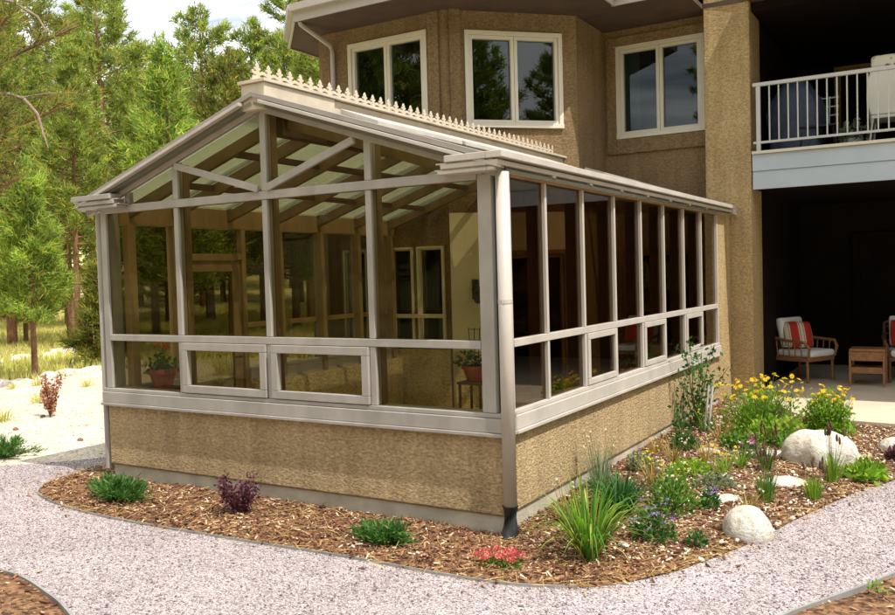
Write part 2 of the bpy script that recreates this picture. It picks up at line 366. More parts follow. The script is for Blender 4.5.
# eave cornice / gutter, both sides, with the return on the front
def gutter(s):
    x0 = -2+s*2.05
    m = MB()
    for (o0, o1, z0, z1) in ((0, .055, 2.465, 2.488), (0, .085, 2.498, 2.530), (0, .12, 2.541, 2.585), (0, .03, 2.4885, 2.4975), (0, .04, 2.5305, 2.5405)):
        xa, xb = x0, x0+s*o1
        ya = -.155-o1*.3
        xr = xb - s*(.43 if s > 0 else .52)
        m.box((xa, ya, z0), (xb, 6.34, z1)); m.box((xr, ya, z0), (xa-s*.001, -.158+.10, z1))
    m.build('eave_gutter', 'trim_sunlit' if s > 0 else 'frame_shaded', SR, .004)
gutter(1); gutter(-1)
MB().box((-.05, .1, EZ-.01), (XR+.002, 5.83, EZ+.10)).build('side_header', 'wood_tan', SR, .004)
MB().box((XL-.002, .1, EZ-.12), (XL+.1, 4.48, EZ+.10)).build('side_header', 'wood_tan', SR, .004)
# side mullions (right and left)
for y in ys:
    post(XR-.06, y-.018, XR+.004, y+.018, .864, TZ-.028, 'mullion', 'trim_sunlit', .003); post(XR-.06, y-.018, XR+.004, y+.018, TZ+.028, EZ-.012, 'mullion', 'trim_sunlit', .003)
    if y < 4.4 and not (.7 < y < 1.6): post(XL, y-.022, XL+.06, y+.022, .864, EZ-.122, 'mullion', 'frame_shaded', .003)
post(XR-.06, 5.79, XR+.004, 5.83, .864, EZ-.012, 'mullion', 'trim_sunlit', .003); post(XR-.06, .112, XR+.004, .15, .864, EZ-.012, 'mullion', 'trim_sunlit', .003)
MB().box((XR-.06, .152, TZ-.026), (XR+.008, 5.789, TZ+.026)).build('transom_rail', 'trim_sunlit', SR, .003)
MB().box((XL-.002, 1.70, TZ-.026), (XL+.058, 4.48, TZ+.026)).build('transom_rail', 'wood_tan', SR, .003)
# glazing panes
def pane(name, p0, p1, mat='tinted_glass', parent=SR): return MB().box(p0, p1).build(name, mat, parent)
def awning(axis, a, c, z0, z1, mat):
    w = .062 if axis == 'x' else .05; m = MB()
    def bx(u0, u1, v0, v1):
        if axis == 'x': m.box((u0, YF-.028, v0), (u1, -.004, v1))
        else: m.box((XR-.02, u0, v0), (XR+.018, u1, v1))
    bx(a, c, z0, z0+w); bx(a, c, z1-w, z1); bx(a, a+w, z0+w+.001, z1-w-.001); bx(c-w, c, z0+w+.001, z1-w-.001)
    fr = m.build('awning_window', mat, SR, .004)
    if axis == 'x': pane('pane', (a+w-.004, -.018, z0+w-.004), (c-w+.004, -.010, z1-w+.004), 'tinted_glass', fr)
    else: pane('pane', (XR-.010, a+w-.004, z0+w-.004), (XR-.002, c-w+.004, z1-w+.004), 'side_glass', fr)
fx = [(XL+.075, -3.026), (-2.974, -2.026), (-1.974, -1.026), (-.974, -.10)]
for i, (a, c) in enumerate(fx):
    pane('window_pane', (a, -.012, TZ+.028), (c, -.004, EZ-.032))
    if i in (1, 2): awning('x', a+.004, c-.004, .868, TZ-.032, 'frame_shaded')
    else: pane('window_pane', (a, -.012, .862), (c, -.004, TZ-.028))
gx = [XL+.22, -3.03, -2.03, -1.03, -.32]
for i in range(4):
    a, c = gx[i]+.03*(i > 0)+.0, gx[i+1]
    if i == 3: c = -.25
    pts = [(a, -.012, EZ+.034), (c, -.012, EZ+.034), (c, -.012, max(rz(c)-.03, EZ+.04)), (a, -.012, max(rz(a)-.03, EZ+.04))]
    MB().prof(pts, (0, .008, 0)).build('gable_pane', 'tinted_glass', SR)
yy = [.15]+ys+[5.79]
for i in range(8):
    a, c = yy[i]+.018, yy[i+1]-.018
    pane('window_pane', (XR-.03, a, TZ+.026), (XR-.022, c, EZ-.01), 'side_glass')
    if i in (2, 4, 6): awning('y', a+.003, c-.003, .868, TZ-.03, 'trim_sunlit')
    else: pane('window_pane', (XR-.03, a, .862), (XR-.022, c, TZ-.026), 'side_glass')
ly = [.11, .70, 1.68, 2.17, 2.895, 3.62, 4.34, 4.48]
for i in range(7):
    if i == 1: continue
    pane('window_pane', (XL+.022, ly[i]+.02, .864), (XL+.03, ly[i+1]-.02, EZ-.122), 'dark_glass')
# door in the left wall
MB().box((XL, .703, 0), (XL+.1, .76, EZ-.122)).box((XL, 1.62, 0), (XL+.1, 1.677, EZ-.122)).box((XL, .762, 2.02), (XL+.1, 1.618, 2.08)).build('door_frame', 'wood_tan', SR, .004)
pane('transom_pane', (XL+.022, .762, 2.082), (XL+.03, 1.618, EZ-.122), 'dark_glass')
m = MB(); m.box((XL+.02, .765, .05), (XL+.07, .87, 2.015)); m.box((XL+.02, 1.51, .05), (XL+.07, 1.615, 2.015)); m.box((XL+.02, .872, .05), (XL+.07, 1.508, .26)); m.box((XL+.02, .872, 1.90), (XL+.07, 1.508, 2.015))
dr = m.build('door', 'wood_tan', SR, .004)
pane('pane', (XL+.04, .87, .26), (XL+.048, 1.51, 1.90), 'dark_glass', dr)
MB().tube([(XL+.07, 1.56, 1.0), (XL+.12, 1.56, 1.0), (XL+.12, 1.46, 1.0)], .01).build('handle', 'latch', dr)
# interior timber: posts, rafters, purlins, ridge beam
for x in (-3, -2, -1): post(x-.024, .04, x+.024, .11, .72, rz(x)-.02, 'timber_post', 'wood_rafter')
post(-.14, .115, -.05, .2, .72, EZ-.02, 'timber_post', 'wood_tan'); post(XL+.1, .115, XL+.18, .2, .72, EZ-.125, 'timber_post', 'wood_tan')
for y in ys+[5.79]:
    post(XR-.15, y-.025, XR-.065, y+.025, .72, EZ-.02, 'timber_post', 'wood_dark')
    if y < 4.4 and not (.7 < y < 1.6): post(XL+.065, y-.03, XL+.16, y+.03, .72, EZ-.122, 'timber_post', 'wood_tan')
MB().box((-2.05, .16, RZ-.20), (-1.95, 5.7, RZ-.04)).build('ridge_beam', 'wood_dark', SR, .004)
for s in (-1, 1):
    for y in [.22]+ys+[5.6]:
        if s < 0 and y > 5.7: continue
        m = MB(); x0, x1 = -2+s*.055, -2+s*1.93
        A = [(x0, y-.022, rz(x0)-.12), (x1, y-.022, rz(x1)-.12), (x1, y-.022, rz(x1)-.012), (x0, y-.022, rz(x0)-.012)]
        m.prof(A, (0, .044, 0)).build('rafter', 'wood_rafter', SR, .003)
    for xx in (.66, 1.32):
        x = -2+s*xx
        for i in range(8):
            y0 = ([.22]+ys+[5.6])[i]+.032; y1 = ([.22]+ys+[5.6])[i+1]-.032
            if i % 8 == 0: m = MB()
            m.box((x-.025, y0, rz(x)-.07), (x+.025, y1, rz(x)-.016))
        m.build('purlin', 'wood_dark', SR)
# roof glazing with caps
ry = [-.15]+ys+[6.33]
for s in (-1, 1):
    for i in range(8):
        m = MB(); x0, x1 = -2+s*.02, -2+s*2.12; y0, y1 = ry[i]+.012, ry[i+1]-.012
        m.prof([(x0, y0, rz(x0)+.008), (x1, y0, rz(x1)+.008), (x1, y0, rz(x1)+.034), (x0, y0, rz(x0)+.034)], (0, y1-y0, 0))
        m.build('roof_panel', 'roof_glazing', SR)
    for i, y in enumerate(ry):
        m = MB(); x0, x1 = -2+s*.10, -2+s*2.13
        y0 = y-.03; w = .06
        m.prof([(x0, y0, rz(x0)+.036), (x1, y0, rz(x1)+.036), (x1, y0, rz(x1)+.062), (x0, y0, rz(x0)+.062)], (0, w, 0))
        m.build('glazing_bar', 'trim_sunlit', SR, .003)
# ridge vents: raised sashes along the right slope
for (a, c) in ((.80, 2.2), (2.26, 3.66), (3.72, 5.1)):
    for s in (1,):
        x0, x1 = -2+s*.13, -2+s*.52; m = MB()
        m.prof([(x0, a, rz(x0)+.10), (x1, a, rz(x1)+.085), (x1, a, rz(x1)+.13), (x0, a, rz(x0)+.145)], (0, c-a, 0))
        m.prof([(x1-.08, a+.03, rz(x1-.08)+.064), (x1-.05, a+.03, rz(x1-.05)+.064), (x1-.05, a+.03, rz(x1-.05)+.086), (x1-.08, a+.03, rz(x1-.08)+.086)], (0, c-a-.06, 0))
        sv = m.build('ridge_vent', 'trim_sunlit', SR, .006)
m = MB(); m.box((-2.12, -.12, RZ-.03), (-1.88, .74, RZ+.17)); m.box((-2.10, .741, RZ-.03), (-1.90, 5.90, RZ+.165)); m.build('ridge_curb', 'cresting_paint', SR, .006)
rc = MB().box((-2.14, -.14, RZ+.172), (-1.86, 5.91, RZ+.196)).box((-2.012, -.13, RZ+.197), (-1.988, 5.90, RZ+.215)).build('ridge_cresting', 'cresting_paint', SR, .002)
fl = [(-.05,0),(.05,0),(.058,.014),(.046,.026),(.030,.020),(.020,.034),(.040,.044),(.062,.050),(.066,.070),(.052,.078),(.040,.066),(.018,.066),(.016,.078),(.034,.090),(.030,.104),(.014,.104),(.018,.118),(0,.150),
      (-.018,.118),(-.014,.104),(-.030,.104),(-.034,.090),(-.016,.078),(-.018,.066),(-.040,.066),(-.052,.078),(-.066,.070),(-.062,.050),(-.040,.044),(-.020,.034),(-.030,.020),(-.046,.026),(-.058,.014)]
first = None
for i in range(47):
    y = -.06 + i*.1265
    if first is None:
        # flat cast ornament in the plane of the ridge
        first = MB().prof([(-2.006, y+u, RZ+.214+w*.86) for u, w in fl], (.012, 0, 0)).build('finial', 'cresting_paint', rc)
    else:
        c = first.copy(); COL.objects.link(c); c.location.y = first.location.y + i*.1265
# flashing where the roof meets the house
m = MB(); m.prof([(-1.72, 5.93, rz(-1.72)+.16), (.15, 6.42, rz(.15)+.14), (.15, 6.42, rz(.15)+.035), (-1.72, 5.93, rz(-1.72)+.035)], (.0, .05, 0))
m.build('flashing', 'trim_sunlit', SR)
# downspout at the right front corner
dg = MB(); dg.tube([(.10, -.055, 2.46), (.10, -.055, .24)], .046, 16); dp = dg.build('downspout', 'trim_sunlit', SR, smooth=False)
dp.data.polygons.foreach_set('use_smooth', [len(p.vertices) == 4 for p in dp.data.polygons])
MB().tube([(.10,-.055,.26),(.10,-.055,.10),(.10,-.085,.03)], [.056,.056,.06], 12).build('boot', 'black_plastic', dp, .002)
MB().tube([(.10,-.055,1.60),(.10,-.055,1.625)], .0485, 16).build('strap', 'trim_sunlit', dp)
MB().tube([(XL-.06, .0, 2.44), (XL-.06, .0, .12)], .032, 12).build('downspout', 'frame_shaded', SR)
# inside floor
MB().box((XL+.19, .16, -.1), (XR-.21, 5.9, .05)).build('floor', 'floor_tile', SR)
# room objects
t = thing('wall_lantern', 'small dark wall lantern on the cream wall inside the sunroom', 'lantern', (-2.80, 4.68, 1.5))
nb = (.7071, -.7071)
def onB(s, off, z):   # along facet B from corner (-3.02,4.49)
    return (-3.02+.7071*s+nb[0]*off, 4.49+.7071*s+nb[1]*off, z)
MB().bar(onB(.32,.03,1.47), onB(.32,.03,1.73), .09, .02, up=(nb[0],nb[1],0)).build('back_plate', 'dark_metal', t)
MB().tube([onB(.32,.03,1.68), onB(.32,.13,1.70), onB(.32,.16,1.64)], .01).build('arm', 'dark_metal', t)
q = onB(.32, .16, 1.42); MB().lathe(q, [(.03,0),(.055,.02),(.065,.15),(.075,.155),(.03,.21),(.01,.23)], 8).build('lantern_body', 'dark_metal', t)

# ---------------------------------------------------------------- plants toolkit
def bush(name, label, cat, c, rad, n, size, leaf='leaves', stems=8, rng=None, group=None, shell=.35, dirup=.6):
    rng = rng or np.random.default_rng(int(abs(c[0]*917+c[1]*131))+3)
    t = thing(name, label, cat, c, group)
    P, d = leaf_pos(n, (c[0], c[1], c[2]+.02), rad, rng, shell)
    dn = unit(d + np.array([0,0,dirup]) + .7*rng.normal(size=(n,3)))
    V, F = inst(LEAF, LEAF_F, P, size*(.6+.8*rng.random(n)), dn, rng)
    bulk('foliage', V, F, leaf, t, c)
    if stems:
        m = MB()
        for k in range(stems):
            e = P[rng.integers(n)]; mid = (np.array(c)*.45+e*.55); mid[2] += .02
            m.tube([c, mid, e], [.006, .004, .002], 4)
        m.build('stems', 'stem_brown' if leaf in ('leaves_purple','leaves_red') else 'stem_green', t)
    return t
def flower_heads(t, pts, mat, r=.02, petals=7, name='flower', centre=None, cap=60):
    """first flower is modelled, the others share its mesh"""
    m = MB()
    for k in range(petals):
        a = 2*PI*k/petals; a1 = a+.32; a0 = a-.32
        m.add([(0,0,.002), (math.cos(a0)*r*.6, math.sin(a0)*r*.6, .004), (math.cos(a)*r, math.sin(a)*r, .0), (math.cos(a1)*r*.6, math.sin(a1)*r*.6, .004)], [(0,1,2,3)])
    m.lathe((0,0,0), [(r*.26,-.002),(r*.24,.006),(r*.08,.010)], 6)
    proto = None
    for q in pts[:cap]:
        if proto is None:
            proto = m.build(name, mat, t, origin=(0,0,0)); o = proto
        else: o = proto.copy(); COL.objects.link(o)
        o.location = Vector(q)-WPOS[t]
        o.rotation_euler = (R.normal()*.5+.3, R.normal()*.5, R.random()*6)
        s = .75+.5*R.random(); o.scale = (s, s, s)
def stalks(t, c, tops, r=.003, mat='stem_green', name='flower_stalks'):
    m = MB()
    for q in tops:
        mid = ((c[0]*.35+q[0]*.65), (c[1]*.35+q[1]*.65), c[2]+(q[2]-c[2])*.55); m.tube([c, mid, q], [r, r*.8, r*.6], 4)
    m.build(name, mat, t)
def rnd_tops(c, n, rad, z0, z1, rng):
    a = rng.random(n)*2*PI; rr = rad*np.sqrt(rng.random(n))
    return [(c[0]+rr[i]*math.cos(a[i]), c[1]+rr[i]*math.sin(a[i]), c[2]+z0+(z1-z0)*rng.random()) for i in range(n)]
rng = np.random.default_rng(21)
# pots inside the sunroom
c = (-2.42, 4.0, .05)
t = thing('plant_stand', 'low wooden plant stand inside the sunroom, under the red pot', 'plant stand', c)
MB().box((c[0]-.17, c[1]-.17, .47), (c[0]+.17, c[1]+.17, .50)).build('top', 'wood_dark', t, .004)
for a in (-1, 1):
    for d_ in (-1, 1): MB().box((c[0]+a*.14-.012, c[1]+d_*.14-.012, .05), (c[0]+a*.14+.012, c[1]+d_*.14+.012, .468)).build('leg', 'wood_dark', t)
c = (-2.42, 4.0, .502)
t = thing('potted_vine', 'red pot with a small vine on a wire trellis, inside the sunroom', 'potted plant', c)
MB().lathe(c, [(.10,0),(.15,.15),(.155,.15),(.165,.15),(.165,.19),(.145,.19),(.14,.16)], 20).build('pot', 'terracotta', t)
m = MB()
for dx in (-.08, 0, .08): m.tube([(c[0]+dx*.5, c[1], .66), (c[0]+dx, c[1], 1.15)], .005, 5)
for z in (.85, 1.0, 1.13): m.tube([(c[0]-.08, c[1], z), (c[0]+.08, c[1], z)], .004, 5)
m.build('trellis', 'dark_metal', t)
P, d = leaf_pos(90, (c[0]-.04, c[1], .68), (.2, .16, .22), rng); V, F = inst(LEAF, LEAF_F, P, .07, None, rng); bulk('foliage', V, F, 'leaves_dark', t, c)
c = (-3.70, .36, .05)
t = thing('plant_stand', 'tall plant stand in the left front corner of the sunroom, under the geranium', 'plant stand', c)
MB().box((c[0]-.14, c[1]-.14, .80), (c[0]+.14, c[1]+.14, .83)).build('top', 'wood_dark', t, .004)
for a in (-1, 1):
    for d_ in (-1, 1): MB().box((c[0]+a*.11-.012, c[1]+d_*.11-.012, .05), (c[0]+a*.11+.012, c[1]+d_*.11+.012, .798)).build('leg', 'wood_dark', t)
c = (-3.70, .36, .832)
t = thing('potted_geranium', 'terracotta pot of red geraniums behind the left front window pane', 'potted plant', c)
MB().lathe(c, [(.08,0),(.12,.13),(.135,.13),(.135,.17),(.115,.17),(.11,.14)], 20).build('pot', 'terracotta', t)
P, d = leaf_pos(130, (c[0], c[1], .97), (.15, .15, .2), rng); V, F = inst(LEAF, LEAF_F, P, .06, None, rng); bulk('foliage', V, F, 'leaves_dark', t, c)
tp = rnd_tops(c, 5, .07, .36, .42, rng); stalks(t, (c[0], c[1], .98), tp); flower_heads(t, tp, 'petal_red', .035, 8)

# ---------------------------------------------------------------- HOUSE
H = thing('house', 'two-storey brown stucco house with a polygonal bay, recessed balcony and covered patio', 'house', (-1, 9, 0))
def wall(p0, p1, z0, z1, holes, mat, th=.2, name='wall', inner=None):
    p0 = Vector((*p0, 0)); p1 = Vector((*p1, 0)); L = (p1-p0).length; d = (p1-p0)/L; n = Vector((d.y, -d.x, 0))   # outward = right of travel
    m = MB(); us = sorted({0, L, *[h[0] for h in holes], *[h[1] for h in holes]}); zs = sorted({z0, z1, *[h[2] for h in holes], *[h[3] for h in holes]})
    def P(u, z, o): q = p0+d*u+n*o; return (q.x, q.y, z)
    idx = {}
    def vid(u, z, o):
        k = (round(u,5), round(z,5), o)
        if k not in idx: idx[k] = len(m.v); m.v.append(P(u, z, o))
        return idx[k]
    solid = lambda i, j: 0 <= i < len(us)-1 and 0 <= j < len(zs)-1 and not any(h[0]-1e-6 <= (us[i]+us[i+1])/2 <= h[1]+1e-6 and h[2] <= (zs[j]+zs[j+1])/2 <= h[3] for h in holes)
    for i in range(len(us)-1):
        for j in range(len(zs)-1):
            if not solid(i, j): continue
            a, c2, e, g = us[i], us[i+1], zs[j], zs[j+1]
            m.f.append((vid(a,e,0), vid(c2,e,0), vid(c2,g,0), vid(a,g,0)))
            m.f.append((vid(a,e,-th), vid(a,g,-th), vid(c2,g,-th), vid(c2,e,-th)))
            if not solid(i-1,j): m.f.append((vid(a,e,0), vid(a,g,0), vid(a,g,-th), vid(a,e,-th)))
            if not solid(i+1,j): m.f.append((vid(c2,e,0), vid(c2,e,-th), vid(c2,g,-th), vid(c2,g,0)))
            if not solid(i,j-1): m.f.append((vid(a,e,0), vid(a,e,-th), vid(c2,e,-th), vid(c2,e,0)))
            if not solid(i,j+1): m.f.append((vid(a,g,0), vid(c2,g,0), vid(c2,g,-th), vid(a,g,-th)))
    w = m.build(name, mat, H); return d, n, p0
def window(p0, d, n, u0, u1, z0, z1, w=.058, mat='frame_white', glassm='house_glass', leaves=2, curtains=False, proud=.03, depth=.09, name='window', s=.045):
    def bx(m, a, c2, e, g, o0, o1):
        q = [p0+d*u+n*o for u in (a, c2) for o in (o0, o1)]
        A, B_, C_, D_ = q[0], q[1], q[3], q[2]
        m.add([(A.x,A.y,e),(B_.x,B_.y,e),(C_.x,C_.y,e),(D_.x,D_.y,e),(A.x,A.y,g),(B_.x,B_.y,g),(C_.x,C_.y,g),(D_.x,D_.y,g)],
              [(0,3,2,1),(4,5,6,7),(0,1,5,4),(1,2,6,5),(2,3,7,6),(3,0,4,7)])
    m = MB(); bx(m, u0, u1, z0, z0+w, -depth, proud+.015); bx(m, u0, u1, z1-w, z1, -depth, proud); bx(m, u0, u0+w, z0+w, z1-w, -depth, proud); bx(m, u1-w, u1, z0+w, z1-w, -depth, proud)
    fr = m.build(name, mat, H, .004)
    cu = (u1-u0-2*w)/leaves
    for k in range(leaves):
        a = u0+w+k*cu+.002; c2 = a+cu-.004; m = MB()
        bx(m, a, c2, z0+w+.002, z0+w+s, -depth+.01, proud-.02); bx(m, a, c2, z1-w-s, z1-w-.002, -depth+.01, proud-.02); bx(m, a, a+s, z0+w+s, z1-w-s, -depth+.01, proud-.02); bx(m, c2-s, c2, z0+w+s, z1-w-s, -depth+.01, proud-.02)
        m.build('sash', mat, fr, .003)
        m = MB(); bx(m, a+s-.003, c2-s+.003, z0+w+s-.003, z1-w-s+.003, -.045, -.038); m.build('pane', glassm, fr)
    if curtains:
        for (a, c2) in ((u0+.05, u0+.27), (u1-.22, u1-.05)):
            m = MB(); k = 14
            for i in range(k):
                ua = a+(c2-a)*i/k; ub = a+(c2-a)*(i+1)/k; oa = -.22+.03*(i % 2); ob = -.22+.03*((i+1) % 2)
                A = p0+d*ua+n*oa; B_ = p0+d*ub+n*ob
                m.add([(A.x,A.y,z0-.1),(B_.x,B_.y,z0-.1),(B_.x,B_.y,z1+.1),(A.x,A.y,z1+.1),(A.x,A.y+.006,z0-.1),(B_.x,B_.y+.006,z0-.1),(B_.x,B_.y+.006,z1+.1),(A.x,A.y+.006,z1+.1)], [(0,1,2,3),(4,7,6,5),(0,3,7,4),(1,5,6,2)])
            m.build('curtain', 'curtain', fr)
    return fr
TOP = 5.32
r2 = math.sqrt(2)
# facet A upper / lower
A0, A1, B1, C1, D1 = (-5.03, 4.49), (-3.02, 4.49), (-1.74, 5.77), (-1.74, 6.8), (-.25, 6.8)
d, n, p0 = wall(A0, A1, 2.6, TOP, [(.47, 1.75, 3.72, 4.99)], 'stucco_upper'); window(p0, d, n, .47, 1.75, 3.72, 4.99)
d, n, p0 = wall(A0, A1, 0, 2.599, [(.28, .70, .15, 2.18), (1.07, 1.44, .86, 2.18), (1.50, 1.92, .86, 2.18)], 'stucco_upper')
window(p0, d, n, .28, .70, .15, 2.18, .035, 'cream_wall', leaves=1, s=.02); window(p0, d, n, 1.07, 1.44, .86, 2.18, .03, 'cream_wall', leaves=1, s=.015); window(p0, d, n, 1.50, 1.92, .86, 2.18, .03, 'cream_wall', leaves=1, s=.015)
MB().box((-3.94, 4.44, 1.24), (-3.10, 4.487, 1.29)).build('window_rail', 'cream_wall', H, .003)
MB().box((-3.96, 4.46, .052), (-3.05, 4.488, .83)).build('wainscot', 'stucco_inner', H, .003)
LB = 1.28*r2
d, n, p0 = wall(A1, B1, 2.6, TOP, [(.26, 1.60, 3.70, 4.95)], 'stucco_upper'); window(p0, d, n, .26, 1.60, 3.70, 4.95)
d, n, p0 = wall(A1, B1, 0, 2.599, [(.66, 1.62, .1, 2.1)], 'cream_wall'); window(p0, d, n, .66, 1.62, .1, 2.1, .06, 'wood_tan', 'house_glass', leaves=1, name='patio_door')
MB().bar((-3.02+.305*.7071+.012, 4.49+.305*.7071-.012, .052), (-3.02+.305*.7071+.012, 4.49+.305*.7071-.012, .80), .58, .02, up=(.7071,-.7071,0)).build('wainscot', 'stucco_inner', H)
d, n, p0 = wall(B1, C1, 0, 2.599, [], 'stucco'); wall(B1, C1, 2.6, TOP, [], 'stucco_upper')
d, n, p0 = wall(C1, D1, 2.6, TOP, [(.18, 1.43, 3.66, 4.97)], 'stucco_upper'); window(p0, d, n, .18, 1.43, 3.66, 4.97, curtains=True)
sur = MB()
for (a, c2, e, g) in ((-1.70, -1.56, 3.45, 5.1), (-.31+.0, -.255, 3.45, 5.1), (-1.559, -.311, 3.45, 3.655), (-1.559, -.311, 4.975, 5.1)): sur.box((a, 6.76, e), (c2, 6.798, g))
sur.build('window_surround', 'stucco_upper', H, .01)
d, n, p0 = wall(C1, (.0, 6.8), 0, 2.599, [(.22, 1.40, .1, 2.1)], 'stucco'); window(p0, d, n, .22, 1.40, .1, 2.1, .06, 'wood_tan', 'house_glass', leaves=1, name='patio_door')
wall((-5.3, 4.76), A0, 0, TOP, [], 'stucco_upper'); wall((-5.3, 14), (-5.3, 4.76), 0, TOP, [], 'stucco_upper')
# pilasters at the bay corners
for (p, q) in (((-3.26, 4.45), (-3.10, 4.487)),): MB().box((*p, 3.0), (*q, 5.2)).build('pilaster', 'stucco_upper', H, .012)
MB().bar((-2.93+.02, 4.58-.02, 3.0), (-2.93+.02, 4.58-.02, 5.2), .14, .035, up=(nb[0], nb[1], 0)).build('pilaster', 'stucco_upper', H)
# corner column, side walls of the recess
MB().box((-.25, 6.5, 0), (.33, 7.15, 5.9)).build('corner_column', 'stucco_column', H, .012)
MB().box((.02, 7.152, 0), (.31, 10.5, 5.6)).build('recess_wall', 'recess_shade', H)
MB().box((.0, 10.5, 0), (6.2, 10.7, 5.6)).build('back_wall', 'recess_shade', H)
MB().box((6.2, 6.5, 0), (6.6, 10.7, 5.9)).build('end_wall', 'recess_shade', H)  # unseen wall, added to close the recess and keep light out
MB().box((-5.3, 13.8, 0), (6.2, 14, 5.6)).build('rear_wall', 'stucco_upper', H)
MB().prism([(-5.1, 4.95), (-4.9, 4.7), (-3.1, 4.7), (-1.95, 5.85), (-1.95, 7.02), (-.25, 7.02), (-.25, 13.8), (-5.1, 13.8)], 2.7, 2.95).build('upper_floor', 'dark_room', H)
# far interior walls kept dark (rooms behind the glass)
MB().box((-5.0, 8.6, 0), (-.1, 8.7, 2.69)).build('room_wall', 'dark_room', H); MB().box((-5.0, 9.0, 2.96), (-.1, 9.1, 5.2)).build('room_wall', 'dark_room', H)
# roof
EA = [(-5.78, 14.6), (-5.78, 4.70), (-4.85, 3.74), (-2.71, 3.74), (-1.16, 5.29), (-1.16, 5.62), (-.256, 5.62), (-.256, 6.499), (.4, 6.48), (.4, 5.9), (7, 5.9), (7, 14.6)]
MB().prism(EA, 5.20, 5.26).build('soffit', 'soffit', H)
rf = MB(); cxr, cyr = 0.6, 10.2
ring = EA; inner = [(cxr+(x-cxr)*.25, cyr+(y-cyr)*.18) for x, y in ring]; nn = len(ring)
rf.add([(x, y, 5.34) for x, y in ring]+[(x, y, 7.0) for x, y in inner], [(i, (i+1) % nn, nn+(i+1) % nn, nn+i) for i in range(nn)]+[tuple(range(nn, 2*nn))])
roof = rf.build('roof', 'roof_shingle', H)
g = MB()
for i in range(len(EA)-1):
    if i in (6, 7, 8): continue
    a, c2 = Vector((*EA[i], 0)), Vector((*EA[i+1], 0)); dd = (c2-a).normalized(); nn_ = Vector((dd.y, -dd.x, 0))
    for (o, zc, hh, ww) in ((.012, 5.275, .19, .022), (.05, 5.35, .09, .09)):
        g.bar(a+nn_*o+Vector((0,0,zc))-dd*.02, c2+nn_*o+Vector((0,0,zc))+dd*.02, ww, hh)
g.build('gutter', 'gutter', roof)
MB().tube([(-4.86, 3.80, 5.28), (-4.86, 3.86, 5.18), (-4.80, 4.40, 5.0), (-4.80, 4.44, 4.9), (-4.80, 4.44, 3.2)], .032, 10).build('downspout', 'gutter', H)
# balcony
MB().box((.345, 6.56, 2.80), (6.19, 10.49, 3.22)).build('balcony_slab', 'recess_shade', H)
m = MB(); m.box((.345, 6.52, 2.79), (6.19, 6.559, 3.02)); m.box((.345, 6.505, 3.023), (6.19, 6.559, 3.235)); bs = m.build('balcony_fascia', 'siding_white', H, .003)
MB().box((.345, 6.47, 3.238), (6.19, 6.60, 3.275)).build('cap_rail', 'frame_white', bs, .003)
rl = MB().box((.36, 6.50, 4.10), (6.19, 6.555, 4.145)).box((.36, 6.51, 3.37), (6.19, 6.545, 3.40)).build('railing', 'white_metal', H, .003)
MB().box((.40, 6.503, 3.276), (.45, 6.552, 4.098)).build('post', 'white_metal', rl, .003)
fb = None
for i in range(48):
    x = .56+i*.113
    if fb is None: fb = MB().box((x-.008, 6.52, 3.401), (x+.008, 6.536, 4.099)).build('baluster', 'white_metal', rl)
    else:
        o = fb.copy(); COL.objects.link(o); o.location.x = fb.location.x+i*.113
MB().box((.345, 6.6, 5.08), (6.19, 10.49, 5.2)).build('balcony_shade_box', 'recess_shade', H)  # dark box added below the soffit to blacken the balcony shade
# balcony door & patio door at the back wall
hb = Vector((.31, 10.5, 0)); dx_ = Vector((1,0,0)); nx_ = Vector((0,-1,0))
window(hb, dx_, nx_, .55, 1.12, 3.24, 5.02, .05, 'wood_tan', 'house_glass', leaves=1, name='balcony_door', depth=.0, proud=.08)
window(hb, dx_, nx_, 1.75, 3.6, 3.24, 5.02, .05, 'wood_dark', 'house_glass', leaves=2, name='balcony_door', depth=.0, proud=.08)
window(hb, dx_, nx_, .8, 3.2, .16, 2.3, .06, 'recess_shade', 'house_glass', leaves=2, name='patio_door', depth=.0, proud=.08)

# ---------------------------------------------------------------- balcony and patio things
c = (.72, 7.6, 3.22)
t = thing('covered_grill', 'barbecue grill under a dark blue fabric cover behind the balcony railing', 'grill', c)
m = MB()
ringz = [(.0,.62,.30),(.25,.60,.29),(.62,.66,.33),(.75,.60,.32),(.92,.42,.28),(1.03,.30,.22),(1.07,.12,.10)]
nseg = 28; vs = []; fs = []
for k, (z, rx, ry_) in enumerate(ringz):
    for j in range(nseg):
        a = 2*PI*j/nseg; ca, sa = math.cos(a), math.sin(a); e = .6
        w = 1+.05*math.sin(7*a+z*3)+.03*math.sin(13*a)
        vs.append((c[0]+rx*.56*w*math.copysign(abs(ca)**e, ca), c[1]+ry_*w*math.copysign(abs(sa)**e, sa), c[2]+.02+z))
for k in range(len(ringz)-1):
    for j in range(nseg): fs.append((k*nseg+j, k*nseg+(j+1)%nseg, (k+1)*nseg+(j+1)%nseg, (k+1)*nseg+j))
fs.append(tuple((len(ringz)-1)*nseg+j for j in range(nseg))); m.add(vs, fs); m.build('cover', 'grill_cover', t, smooth=True)
for a in (-.25, .25): MB().tube([(c[0]+a, c[1]-.05, 3.25), (c[0]+a, c[1]+.05, 3.25)], .035, 10).build('wheel', 'black_plastic', t)
